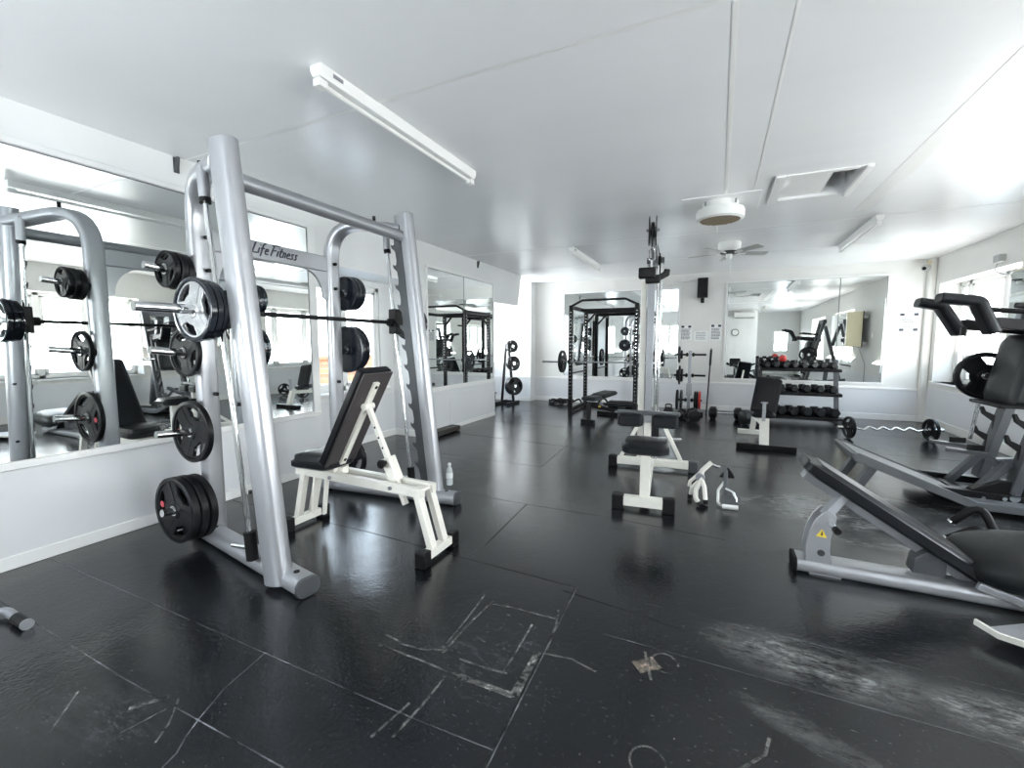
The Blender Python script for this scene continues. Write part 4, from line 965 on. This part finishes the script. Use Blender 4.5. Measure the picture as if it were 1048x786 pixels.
# ------------------------------------------------------------------ small bench with upright black pad in front of the rack
SB = thing('utility_bench', 'small white bench with steep black back pad in front of the dumbbell rack', 'bench', (.62, 7.1, 0))
part('front_foot', MB().box(.27, .97, 6.55, 6.64, .0, .075), M['black_steel'], SB, .015)
part('front_column', MB().bar([(.60, 6.6, .05), (.60, 6.72, .40)], .11, .08, (0, 1, 0)), M['white_steel'], SB, .006)
part('adjust_post', MB().bar([(.585, 6.64, .38), (.585, 6.64, .62)], .04, .04, (0, 1, 0)), M['silver'], SB, .004)
part('post_cap', MB().box(.545, .625, 6.62, 6.66, .615, .635), M['silver'], SB, .004)
part('main_beam', MB().bar([(.60, 6.68, .34), (.55, 7.7, .30)], .07, .07), M['white_steel'], SB, .006)
part('rear_leg', MB().bar([(.55, 7.66, .32), (.53, 7.72, .05)], .07, .07, (0, 1, 0)), M['white_steel'], SB, .006)
part('rear_foot', MB().box(.33, .75, 7.68, 7.76, 0, .07), M['white_steel'], SB, .01)
part('seat', MB().pad(.34, .29, .08, frame((.60, 7.02, .40), (-.05, 1, .1), (-1, 0, 0)), .05, .3), M['vinyl'], SB)
bq0, bq1 = V((.60, 7.0, .43)), V((.68, 7.2, .90)); d = (bq1-bq0).normalized()
bp_ = part('backrest', MB().pad((bq1-bq0).length, .32, .075, frame((bq0+bq1)/2, d, V((-1, 0, 0))), .03, .15), M['vinyl'], SB)
part('back_support', MB().bar([bq0.lerp(bq1, .55), V((.57, 7.6, .36))], .04, .04), M['white_steel'], SB, .004)

# ------------------------------------------------------------------ curl bar on the floor
EZ = thing('curl_bar', 'chrome zigzag curl bar lying on the floor with a plate at each end', 'barbell', (2.35, 8.1, 0))
e0, e1 = V((1.58, 7.90, .165)), V((3.05, 8.26, .165)); d = (e1-e0).normalized(); up = V((0, 0, 1)); nn = V((-d.y, d.x, 0))
pts = [e0+d*.30]+[e0+d*(.42+.085*k)+(nn*.02+up*.022)*(1 if k % 2 else -1) for k in range(9)]+[e1-d*.30]
part('shaft', MB().tube(fillet(pts, .03, 3), .0135, 10), M['chrome'], EZ)
for a_, s in ((e0, 1), (e1, -1)):
    part('sleeve', MB().cyl(a_+d*s*.08, a_+d*s*.30, .0245, 14), M['chrome'], EZ)
    part('collar', MB().cyl(a_+d*s*.275, a_+d*s*.30, .036, 14), M['chrome'], EZ)
plate(e0+d*.235, -d, .163, .04, 'grip plate on the left end of the curl bar on the floor', 'plates on the curl bar', 'plate_rubber', R(20))
plate(e1-d*.235, d, .163, .04, 'grip plate on the right end of the curl bar on the floor', 'plates on the curl bar', 'plate_rubber', R(50))
# ------------------------------------------------------------------ decline bench, front right
DB = thing('decline_bench', 'long black decline bench on silver base with yellow warning sticker at the right front', 'bench', (1.0, 3.2, 0))
rl = part('base_rail', MB().sweep([(.49, 3.17, .045), (1.80, 3.17, .045)], rr(.17, .078, .03, 5)), M['silver'], DB, .004)
part('end_cap', MB().sweep([(.47, 3.17, .045), (.493, 3.17, .045)], rr(.175, .084, .03, 5)), M['rubber'], rl, .004)
part('foot_pad', MB().box(.56, .72, 3.10, 3.24, 0, .012), M['silver'], rl, .003)
arc = [(.535, .07), (.53, .17), (.545, .27), (.575, .35), (.615, .40), (.655, .405), (.68, .375), (.67, .32), (.655, .24), (.655, .16), (.67, .07)]
for y in (3.105, 3.215):
    ar = part('arc_plate', MB().prism([(x, z) for x, z in arc], .012, Matrix.Translation((0, y, 0)) @ Matrix.Rotation(R(90), 4, 'X')), M['silver'], DB, .003)
    if y < 3.2:
        part('pop_pin', MB().cyl((.645, y-.006, .335), (.66, y-.075, .325), .016, 14), M['chrome'], ar)
        part('pin_knob', MB().cyl((.66, y-.07, .325), (.665, y-.10, .322), .02, 14), M['rubber'], ar)
        part('slot', MB().lathe([(.02, 0), (.02, .002)], (.61, y-.008, .145), (0, -1, 0), 16), M['silver_dark'], ar)
        sk = MB(); sk.prism([(.580, .245), (.636, .242), (.609, .292)], .002, Matrix.Translation((0, y-.0075, 0)) @ Matrix.Rotation(R(90), 4, 'X'))
        s_ = part('warning_sticker', sk, M['yellow'], ar); s_['label'] = 'yellow triangular warning sticker'
        part('warning_symbol', MB().prism([(.603, .254), (.614, .254), (.610, .280), (.606, .280)], .002, Matrix.Translation((0, y-.0085, 0)) @ Matrix.Rotation(R(90), 4, 'X')), M['ink'], s_)
p0, p1 = V((.51, 3.235, .615)), V((1.36, 3.235, .07)); d = (p1-p0).normalized(); nz = V((-d.z, 0, d.x))
part('pad_frame', MB().bar([p0+d*.02-nz*.015, p1-d*.02-nz*.015], .09, .05, nz), M['steel_grey'], DB, .006)
pdm = frame((p0+p1)/2+nz*.012, d, V((0, 1, 0)))
bp_ = part('back_pad', MB().pad((p1-p0).length+.06, .27, .095, pdm, .035, .22), M['vinyl'], DB)
part('end_plate', MB().cbox(p0-d*.025+nz*.055, (.012, .2, .06), pdm.to_3x3().to_4x4()), M['vinyl'], bp_, .02)
part('support_stub', MB().bar([(.63, 3.16, .36), (.735, 3.2, .50)], .05, .05), M['silver'], DB, .004)
part('pivot_bracket', MB().prism([(1.05, .10), (1.06, .19), (1.11, .235), (1.2, .20), (1.2, .10)], .10, Matrix.Translation((0, 3.19, 0)) @ Matrix.Rotation(R(90), 4, 'X')), M['silver_dark'], DB, .006)
part('rail_brace', MB().bar([(1.3, 3.07, .12), (1.62, 3.06, .03)], .03, .04), M['silver'], DB, .003)
part('seat_pad', MB().blob((1.66, 3.28, .215), (.40, .29, .135), Matrix.Rotation(R(-5), 4, 'Y'), .62), M['vinyl_grey'], DB)
for (a, b_, c) in (((1.37, 3.62, .165), (1.52, 3.62, .27), (1.60, 3.60, .12)), ((1.425, 3.72, .25), (1.545, 3.70, .385), (1.62, 3.62, .17))):
    h_ = part('grip_handle', MB().tube(fillet([a, b_, c], .05, 5), .024, 14), M['rubber'], DB)
    e = (V(a)-V(b_)).normalized(); part('grip_end', MB().cyl(V(a), V(a)+e*.012, .025, 14), M['chrome'], h_)
part('handle_bracket', MB().bar([(1.52, 3.24, .06), (1.61, 3.66, .12)], .05, .04), M['silver'], DB, .003)

FPt = thing('foot_plate', 'pale grey metal foot plate low on the floor at the right front corner', 'foot plate', (1.5, 2.75, 0))
mb = MB(); mb.prism([(1.19, 2.735), (1.24, 2.67), (1.75, 2.45), (2.0, 2.6), (1.85, 2.98), (1.5, 2.93)], .012, Matrix.Translation((0, 0, .056)))
part('tread', mb, M['silver'], FPt, .004)
part('lip', MB().bar([(1.17, 2.76, .07), (1.22, 2.675, .064), (1.75, 2.45, .064)], .012, .03), M['white_steel'], FPt, .003)
part('support_tube', MB().box(1.45, 1.95, 2.66, 2.78, 0, .05), M['silver_dark'], FPt, .006)

# ------------------------------------------------------------------ hack squat machine at the right edge
HS = thing('hack_squat_machine', 'large grey hack squat machine at the right edge with shoulder pads and sloped foot platform', 'hack squat', (2.3, 5.15, 0))
# foot platform
poly = [(1.13, .415), (1.16, .43), (1.95, .105), (3.0, .085), (3.0, .055), (1.94, .07), (1.14, .385)]
fp_ = part('foot_platform', MB().prism(poly, .64, Matrix.Translation((0, 5.06, 0)) @ Matrix.Rotation(R(90), 4, 'X')), M['platform_grey'], HS, .006)
pe = MB()
for y in (4.735, 5.385): pe.prism([(1.12, .42), (1.16, .445), (1.95, .12), (3.0, .10), (3.0, .05), (1.94, .06), (1.13, .37)], .012, Matrix.Translation((0, y, 0)) @ Matrix.Rotation(R(90), 4, 'X'))
part('side_flange', pe, M['platform_grey'], fp_, .002)
part('toe_edge', MB().box(1.105, 1.14, 4.73, 5.39, .385, .435), M['silver_dark'], fp_, .008)
for y in (4.79, 5.27):
    part('platform_leg', MB().bar([(1.29, y, .35), (1.11, y, 0.0)], .06, .095, (0, 1, 0)), M['silver_dark'], HS, .005)
part('platform_gusset', MB().prism([(1.50, .275), (1.72, .19), (1.72, .10)], .05, Matrix.Translation((0, 4.80, 0)) @ Matrix.Rotation(R(90), 4, 'X')), M['black_steel'], HS, .004)
# base
for y in (4.98, 5.56): part('base_rail', MB().bar([(1.75, y, .12), (3.3, y, .05)], .09, .10), M['black_steel'], HS, .006)
for x in (2.0, 2.62): part('base_cross_beam', MB().box(x-.05, x+.05, 4.95, 5.60, .02, .12), M['black_steel'], HS, .006)
hb = part('pivot_housing', MB().prism([(1.98, .05), (2.0, .17), (2.18, .27), (2.45, .25), (2.62, .12), (2.6, .04)], .10, Matrix.Translation((0, 5.0, 0)) @ Matrix.Rotation(R(90), 4, 'X')), M['black_steel'], HS, .01)
for (x, z, r_) in ((2.2, .12, .016), (2.26, .135, .034), (2.07, .11, .014), (2.4, .13, .02), (2.33, .06, .014)): part('bolt', MB().cyl((x, 4.945, z), (x, 4.93, z), r_, 14), M['chrome'], hb)
# inclined rails with catch hooks
for y in (5.0, 5.50):
    r_ = part('guide_rail', MB().bar([(2.26, y, .16), (2.66, y, 2.05)], .07, .13, (0, 1, 0)), M['silver_dark'], HS, .006)
    for z in (.50, .68):
        xx = 2.26+.40*(z-.16)/1.89
        hk = [(xx-.06, z-.06), (xx-.06, z+.01), (xx-.14, z+.08), (xx-.155, z+.14), (xx-.135, z+.15), (xx-.115, z+.105), (xx-.05, z+.07)]
        part('catch_hook', MB().prism(hk, .03, Matrix.Translation((0, y-.02, 0)) @ Matrix.Rotation(R(90), 4, 'X')), M['black_steel'], r_, .004)
part('rear_strut', MB().bar([(3.2, 5.28, .1), (2.72, 5.28, 1.9)], .08, .10, (0, 1, 0)), M['silver_dark'], HS, .006)
part('low_cross_bar', MB().bar([(2.30, 5.5, .30), (3.2, 5.6, .42)], .06, .07), M['silver_dark'], HS, .005)
for y in (5.03, 5.45): part('diagonal_brace', MB().bar([(2.02, y, .10), (2.24, y, .40)], .05, .08, (0, 1, 0)), M['silver_dark'], HS, .005)
part('top_cross_beam', MB().bar([(2.66, 4.95, 2.02), (2.66, 5.58, 2.02)], .08, .10), M['silver_dark'], HS, .006)
for y0, z in ((5.15, .455), (5.48, .46)):
    lv = part('release_lever', MB().bar([(1.90, y0+.06, z), (2.16, y0, z-.015), (2.32, y0-.03, z-.15)], .045, .03), M['silver_dark'], HS, .004)
    part('lever_plate', MB().cbox((2.10, y0+.05, z+.03), (.12, .012, .05)), M['black_steel'], lv, .003)
# sled
bm_ = frame((2.36, 5.25, 1.18), V((.19, 0, 1)), V((0, -1, 0)))
sled = part('sled_frame', MB().cbox((2.40, 5.25, 1.2), (.05, .56, .70), Matrix.Rotation(R(11), 4, 'Y')), M['silver_dark'], HS, .01)
part('back_pad', MB().pad(.62, .50, .11, frame((2.36, 5.25, 1.16), V((.19, 0, 1)), V((0, 1, 0))), .07, .25), M['vinyl_grey'], HS)
part('pad_shelf', MB().box(2.14, 2.45, 5.0, 5.50, .865, .895), M['black_steel'], HS, .008)
part('hydraulic_rod', MB().tube([(2.18, 5.42, .87), (2.16, 5.46, .52)], .015, 10), M['chrome'], HS)
for y in (5.02, 5.47):
    part('shoulder_pad', MB().sweep(fillet([(1.70, y, 1.795), (1.95 if y < 5.2 else 1.87, y, 1.755), (2.06 if y < 5.2 else 2.02, y, 1.49)], .05, 4), rr(.17, .085, .035, 4), (.3, 0, 1)), M['vinyl'], HS, .01)
    part('shoulder_arm', MB().bar([(2.03, y, 1.58), (2.62, y, 1.50)], .07, .09), M['black_steel'], HS, .008)
    part('hand_grip', MB().tube([(2.16, y-.05, 1.71), (2.62, y-.05, 1.66)], .022, 12), M['rubber'], HS)
part('arm_cross_plate', MB().box(2.20, 2.60, 5.0, 5.49, 1.555, 1.60), M['silver_dark'], HS, .01)
part('pin_stub', MB().cyl((1.965, 5.25, 1.47), (1.965, 5.25, 1.55), .02, 12), M['black_steel'], HS)
for y, s in ((5.55, 1), (4.94, -1)): part('plate_horn', MB().cyl((2.30, y, 1.10), (2.30, y+s*.26, 1.10), .024, 14), M['chrome'], HS)
plate((2.30, 5.66, 1.10), (0, -1, 0), .222, .05, 'large dark plate hanging on the sled of the grey machine, before the right window', None, 'plate_rubber', R(-20))

# ------------------------------------------------------------------ cable handles lying beside the tower
VH = thing('rope_handle', 'pale multi-prong grip handle lying on the floor beside the right foot of the tower', 'cable handle', (-.11, 4.15, 0))
part('upper_prong', MB().tube(fillet([(-.012, 4.19, .36), (-.09, 4.17, .275), (-.088, 4.15, .21), (-.13, 4.12, .115), (-.128, 4.08, .05), (-.08, 4.0, .022)], .05, 4), .021, 12), M['white_steel'], VH)
part('prong', MB().tube([(-.095, 4.16, .225), (-.062, 4.12, .15), (-.046, 4.08, .022)], .019, 12), M['white_steel'], VH)
part('prong', MB().tube([(-.10, 4.18, .26), (-.18, 4.18, .17), (-.19, 4.2, .12)], .015, 12), M['white_steel'], VH)
part('prong', MB().tube([(-.10, 4.16, .20), (-.165, 4.16, .12), (-.18, 4.2, .022)], .015, 12), M['white_steel'], VH)
part('prong_tip', MB().cyl((-.048, 4.084, .05), (-.046, 4.078, .012), .023, 12), M['rubber'], VH)
part('prong_tip', MB().cyl((-.178, 4.195, .05), (-.181, 4.203, .008), .022, 12), M['rubber'], VH)
part('prong_tip', MB().cyl((-.10, 4.04, .03), (-.072, 3.985, .018), .025, 12), M['rubber'], VH)
part('hub', MB().lathe([(.035, -.03), (.04, 0), (.035, .03)], (-.10, 4.165, .225), (0, 1, 0), 16), M['steel_grey'], VH)
SH = thing('stirrup_handle', 'grey flat-bladed stirrup handle with black grip lying right of the pale prong handle', 'cable handle', (.12, 4.2, 0))
part('blade', MB().bar([(.106, 4.34, .30), (.108, 4.28, .16), (.115, 4.22, .03)], .035, .014, (0, 1, 0)), M['silver_dark'], SH, .003)
part('foot_flare', MB().prism([(-.03, .12), (.03, .12), (.065, 0), (.07, -.02), (-.07, -.02), (-.065, 0)], .016, frame((.14, 4.10, .035), (1, .05, 0), (0, 1, .35))), M['silver_dark'], SH, .003)
part('front_bead', MB().cyl((.085, 4.055, .022), (.205, 4.065, .022), .02, 12), M['white_plastic'], SH)
part('grip_wedge', MB().prism([(-.065, 0), (.07, 0), (.055, .045), (.01, .105)], .04, frame((.115, 4.34, .195), (1, 0, 0), (0, 0, 1))), M['rubber'], SH, .01)
part('ring_loop', MB().tube(fillet([(.11, 4.25, .12), (.17, 4.22, .10), (.205, 4.18, .02), (.12, 4.2, .022)], .03), .013, 10), M['chrome'], SH)
part('side_loop', MB().tube(fillet([(.10, 4.3, .17), (.05, 4.25, .10), (.05, 4.12, .022), (.09, 4.08, .022)], .04), .012, 10), M['white_plastic'], SH)
part('chain_link', MB().tube([(-.0, 4.34, .30), (.03, 4.34, .29), (.06, 4.34, .285)], .012, 8), M['chrome'], SH)

LB = thing('bar_handle', 'short bent metal bar handle with black grip lying on the floor at the left edge', 'cable handle', (-3.3, .83, 0))
part('bar_rod', MB().tube(fillet([(-3.52, .70, .022), (-3.36, .76, .022), (-3.26, .845, .035), (-3.14, .845, .026)], .08), .02, 12), M['steel_grey'], LB)
part('grip', MB().cyl((-3.15, .845, .026), (-3.03, .845, .026), .026, 14), M['rubber'], LB)
part('grip_ring', MB().cyl((-3.035, .845, .026), (-3.022, .845, .026), .0262, 14), M['steel_grey'], LB)

# ------------------------------------------------------------------ ceiling fittings
def batten(x, y0, y1, label):
    o = thing('ceiling_light', label, 'ceiling light', (x, (y0+y1)/2, CZ), 'ceiling batten lights')
    part('body', MB().prism([(-.042, .004), (-.042, -.03), (-.026, -.06), (.026, -.06), (.042, -.03), (.042, .004)], y1-y0, Matrix.Translation((x, (y0+y1)/2, CZ-.002 if y0 < 2.2 else CZ)) @ Matrix.Rotation(R(-90), 4, 'X') @ Matrix.Scale(-1, 4, (0, 1, 0))), M['frame_white'], o, .003)
    zt = CZ-.09
    part('tube', MB().cyl((x, y0+.06, zt), (x, y1-.06, zt), .014, 14), M['white_plastic'], o)
    for y in (y0+.03, y1-.03): part('end_cap', MB().box(x-.025, x+.025, y-.03, y+.03, zt-.02, CZ-.07), M['white_plastic'], o, .004)
    part('maker_plate', MB().box(x+.0425, x+.0435, y0+.08, y0+.15, CZ-.04, CZ-.02), M['greyink'], o)
    return o
batten(-1.99, 1.80, 3.44, 'long white batten light on the ceiling, nearest, above the silver smith machine')
batten(-2.10, 6.62, 8.36, 'white batten light on the far ceiling left of the tower, before the power rack')
batten(1.63, 6.50, 8.27, 'white batten light on the far ceiling near the right wall')
batten(1.63, -.9, .7, 'batten light above the camera position, seen only in the back wall mirror')
fan = thing('ceiling_fan', 'white ceiling fan with grey blades near the back wall', 'ceiling fan', (.095, 7.35, CZ))
fc = V((.095, 7.35, 0))
part('canopy', MB().lathe([(.15, CZ), (.155, CZ-.02), (.15, CZ-.10), (.13, CZ-.125), (.05, CZ-.13)], fc, n=28), M['white_plastic'], fan)
part('motor_ring', MB().lathe([(.11, CZ-.125), (.12, CZ-.14), (.12, CZ-.155), (.10, CZ-.165)], fc, n=28), M['silver_dark'], fan)
part('switch_cup', MB().lathe([(.04, CZ-.16), (.045, CZ-.20), (.03, CZ-.235)], fc, n=20), M['white_plastic'], fan)
part('pull_cord', MB().tube([(fc.x+.03, fc.y, CZ-.22), (fc.x+.03, fc.y, CZ-.48)], .003, 6), M['white_plastic'], fan)
for k in range(5):
    a = R(25+72*k); m_ = Matrix.Translation((fc.x, fc.y, CZ-.15)) @ Matrix.Rotation(a, 4, 'Z') @ Matrix.Rotation(R(-14), 4, 'X')
    b_ = part('blade', MB().prism([(.16, -.04), (.22, -.055), (.52, -.068), (.555, -.05), (.56, .05), (.52, .068), (.22, .055), (.16, .04)], .008, m_), M['blade_grey'], fan, .002)
    part('blade_arm', MB().box(.09, .24, -.02, .02, -.012, -.004, m_), M['white_plastic'], b_, .002)
ht = thing('ceiling_heater', 'round white ceiling vent unit with brown slatted grille in the middle of the ceiling', 'ceiling vent', (-.035, 5.24, CZ))
hc = V((-.035, 5.24, -.025))
part('mounting_plate', MB().box(-.40, .33, 4.98, 5.66, CZ-.010, CZ), M['ceiling'], ht, .002)
part('housing', MB().lathe([(.17, CZ+.02), (.17, CZ-.05), (.225, CZ-.055), (.235, CZ-.075), (.232, CZ-.15), (.20, CZ-.165), (.195, CZ-.155)], hc, n=36), M['white_plastic'], ht)
part('grille_recess', MB().lathe([(.194, CZ-.150), (.194, CZ-.159)], hc, n=36), M['brown_grille'], ht)
gl = MB()
for k in range(-6, 7):
    w_ = math.sqrt(max(.001, .19**2-(k*.029)**2)); gl.box(hc.x-w_, hc.x+w_, hc.y+k*.029-.006, hc.y+k*.029+.006, CZ-.191, CZ-.182)
o = part('grille_slat', gl, M['tan_slat'], ht); o['kind'] = 'stuff'
for k in range(4): a = R(45+90*k); part('clip', MB().cbox((hc.x+.2*math.cos(a), hc.y+.2*math.sin(a), CZ-.04), (.02, .02, .04)), M['steel_grey'], ht, .003)

# ------------------------------------------------------------------ wall fittings
sp_ = thing('wall_speaker', 'black speaker box high on the back wall between the two mirrors', 'speaker', (-.335, BY, 2.36))
part('cabinet', MB().box(-.435, -.235, BY-.19, BY-.05, 2.36, 2.76), M['black_steel'], sp_, .008)
part('grille', MB().box(-.42, -.25, BY-.198, BY-.188, 2.38, 2.74), M['rubber'], sp_, .004)
part('bracket', MB().box(-.36, -.31, BY-.12, BY, 2.30, 2.36).box(-.37, -.30, BY-.02, BY, 2.26, 2.42), M['black_steel'], sp_, .004)
def poster(x0, x1, z0, z1, label, squares, lines, group=None):
    o = solo('wall_notice', MB().box(x0, x1, BY-.006, BY-.001, z0, z1), M['paper'], label, 'notice', ((x0+x1)/2, BY-.001, z0), group)
    g = MB(); w_ = x1-x0; h_ = z1-z0; random.seed(int(x0*100))
    for (zr, n) in lines:
        x = x0+w_*.14
        for k in range(n):
            l = w_*random.uniform(.05, .13); 
            if x+l > x1-w_*.12: break
            g.box(x, x+l, BY-.0075, BY-.006, z0+h_*zr, z0+h_*(zr+.045)); x += l+w_*.03
    part('print_line', g, M['ink'], o)['kind'] = 'stuff'
    for (xr, zr) in squares: part('symbol', MB().box(x0+w_*(xr-.12), x0+w_*(xr+.12), BY-.008, BY-.006, z0+h_*(zr-.07), z0+h_*(zr+.07)), M['ink'], o)
    return o
poster(-.765, -.515, 1.475, 1.80, 'white notice with two dark squares, left of the three over the plate stand', ((.25, .9), (.8, .9)), [(r_/100, 7) for r_ in range(8, 78, 9)])
poster(-.475, -.205, 1.455, 1.67, 'wide white notice with no squares, middle of the three over the plate stand', (), [(r_/100, 7) for r_ in range(20, 85, 16)])
poster(-.175, .06, 1.475, 1.81, 'white notice with two dark squares, right of the three beside the large mirror', ((.25, .9), (.8, .9)), [(r_/100, 7) for r_ in range(8, 78, 9)])
poster(2.94, 3.21, 1.62, 1.95, 'white notice with four dark corner squares near the right corner of the back wall', ((.14, .92), (.86, .92), (.14, .1), (.86, .1)), [(r_/100, 5) for r_ in range(25, 85, 12)])
cc = thing('security_camera', 'small pale camera high in the right back corner', 'camera', (RX-.12, BY-.12, 2.72))
part('mount', MB().cyl((RX-.112, BY-.11, 2.82), (RX-.16, BY-.16, 2.74), .03, 14), M['cream'], cc)
part('camera_body', MB().lathe([(.045, -.06), (.055, -.04), (.055, .05), (.04, .07)], (RX-.18, BY-.18, 2.71), (-.6, -.7, -.25), 18), M['blade_grey'], cc)
part('lens', MB().lathe([(.03, .07), (.026, .078)], (RX-.18, BY-.18, 2.71), (-.6, -.7, -.25), 16), M['black_steel'], cc)
jb = thing('junction_box', 'small grey box with drooping wire above the right window', 'box', (RX, 8.15, 2.52))
part('casing', MB().box(RX-.07, RX+.004, 8.08, 8.23, 2.48, 2.58), M['blade_grey'], jb, .008)
part('wire', MB().tube(fillet([(RX-.03, 8.2, 2.48), (RX-.035, 8.25, 2.38), (RX-.035, 8.0, 2.30), (RX-.035, 7.75, 2.33)], .1), .005, 6), M['greyink'], jb)
cd = thing('conduit', 'thin white conduit run along the top of the back wall behind the tower', 'pipe', (-.8, BY-.03, 2.70))
part('pipe', MB().tube([(-1.05, BY-.03, 2.69), (-.33, BY-.03, 2.76)], .018, 10), M['white_plastic'], cd)
for x, z in ((-.95, 2.70), (-.6, 2.734)): part('clip', MB().box(x-.02, x+.02, BY-.055, BY, z-.03, z+.03), M['white_plastic'], cd, .004)
def bracket(y, label):
    o = thing('wall_hook', label, 'hook', (LX, y, CZ), 'hooks at the top of the left wall')
    part('plate', MB().box(LX, LX+.012, y-.02, y+.02, CZ-.13, CZ-.012), M['silver_dark'], o, .003)
    part('hook_arm', MB().prism([(0, 0), (.035, -.0), (.012, -.10), (0, -.11)], .022, Matrix.Translation((LX+.012, y, CZ-.012)) @ Matrix.Rotation(R(90), 4, 'X')), M['silver_dark'], o, .003)
bracket(2.16, 'small grey hook at the top of the left wall beside the near smith post')
bracket(7.0, 'small grey hook at the top of the left wall above the far mirror pair')
cb = thing('wall_cabinet', 'cream boxed panel with mirrored front held off the right wall on white brackets', 'cabinet', (3.05, 5.98, 1.33))
part('box_body', MB().box(2.90, 3.22, 5.2, 6.78, 1.33, 2.20), M['cream'], cb, .01)
part('mirror_front', MB().box(2.888, 2.90, 5.22, 6.76, 1.35, 2.18), M['mirror'], cb)
part('back_edge', MB().box(3.22, 3.24, 5.2, 6.78, 1.32, 2.21), M['black_steel'], cb)
for y in (5.5, 6.5):
    for z in (1.42, 2.08): part('bracket', MB().box(3.24, RX, y-.04, y+.04, z-.035, z+.035), M['white_plastic'], cb, .004)
part('lead', MB().tube(fillet([(3.2, 6.6, 1.33), (3.3, 6.62, 1.05), (RX-.02, 6.6, .9), (RX-.02, 6.6, .35)], .1), .006, 6), M['greyink'], cb)
sw = thing('light_switch', 'white light switch on the right wall beside the far window, seen in the back mirror', 'switch', (RX, 6.95, 1.55))
part('switch_plate', MB().box(RX-.012, RX, 6.90, 6.99, 1.54, 1.66), M['white_plastic'], sw, .003)
part('rocker', MB().box(RX-.018, RX-.012, 6.93, 6.96, 1.58, 1.62), M['frame_white'], sw, .002)

# ------------------------------------------------------------------ behind the camera, seen in the back mirrors
ac = thing('air_conditioner', 'white wall air conditioner near the ceiling, seen in the right back mirror', 'air conditioner', (1.0, NY, 2.5))
part('casing', MB().prism([(-.004, 2.50), (.12, 2.50), (.20, 2.58), (.20, 2.76), (.17, 2.79), (-.004, 2.79)], .80, Matrix.Translation((.99, NY, 0)) @ Matrix(((0, 0, 1, 0), (1, 0, 0, 0), (0, 1, 0, 0), (0, 0, 0, 1)))), M['white_plastic'], ac, .012)
part('louvre', MB().box(.63, 1.35, NY+.13, NY+.185, 2.515, 2.535), M['silver_dark'], ac, .003)
ck = thing('wall_clock', 'round wall clock with dark rim, seen in the right back mirror', 'clock', (.66, NY, 1.85))
cl = V((.66, NY, 1.90))
part('rim', MB().lathe([(.145, 0), (.15, .035), (.13, .045), (.125, .03)], cl, (0, 1, 0), 32), M['black_steel'], ck)
part('face', MB().lathe([(.126, .002), (.126, .034)], cl, (0, 1, 0), 32), M['paper'], ck)
part('hour_hand', MB().bar([cl+V((0, .036, 0)), cl+V((-.05, .036, .03))], .008, .002, (0, 1, 0)), M['ink'], ck)
part('minute_hand', MB().bar([cl+V((0, .038, 0)), cl+V((.02, .038, .09))], .006, .002, (0, 1, 0)), M['ink'], ck)
pb = thing('preacher_bench', 'bench with square black pad behind the camera, seen low in the right back mirror', 'bench', (.68, -.85, 0))
part('square_pad', MB().pad(.42, .36, .08, frame((.68, -.80, .62), (1, 0, 0), (0, -.35, .94)), .04, .25), M['vinyl'], pb)
part('post', MB().bar([(.68, -.90, .60), (.68, -.95, .05)], .07, .07, (0, 1, 0)), M['silver_dark'], pb, .005)
part('beam', MB().bar([(.68, -.95, .06), (1.45, -.85, .30)], .07, .07), M['silver_dark'], pb, .005)
part('foot', MB().box(.4, .96, -1.0, -.92, 0, .07), M['silver_dark'], pb, .01)
part('side_pad', MB().pad(.62, .26, .08, frame((1.20, -.88, .42), (1, 0, .45), (0, 1, 0)), .04, .25), M['vinyl'], pb)
part('roller', MB().cyl((.36, -.86, .58), (.46, -.86, .50), .05, 14), M['vinyl'], pb)
part('rear_leg', MB().bar([(1.40, -.87, .30), (1.46, -.87, 0)], .06, .06, (0, 1, 0)), M['silver_dark'], pb, .005)
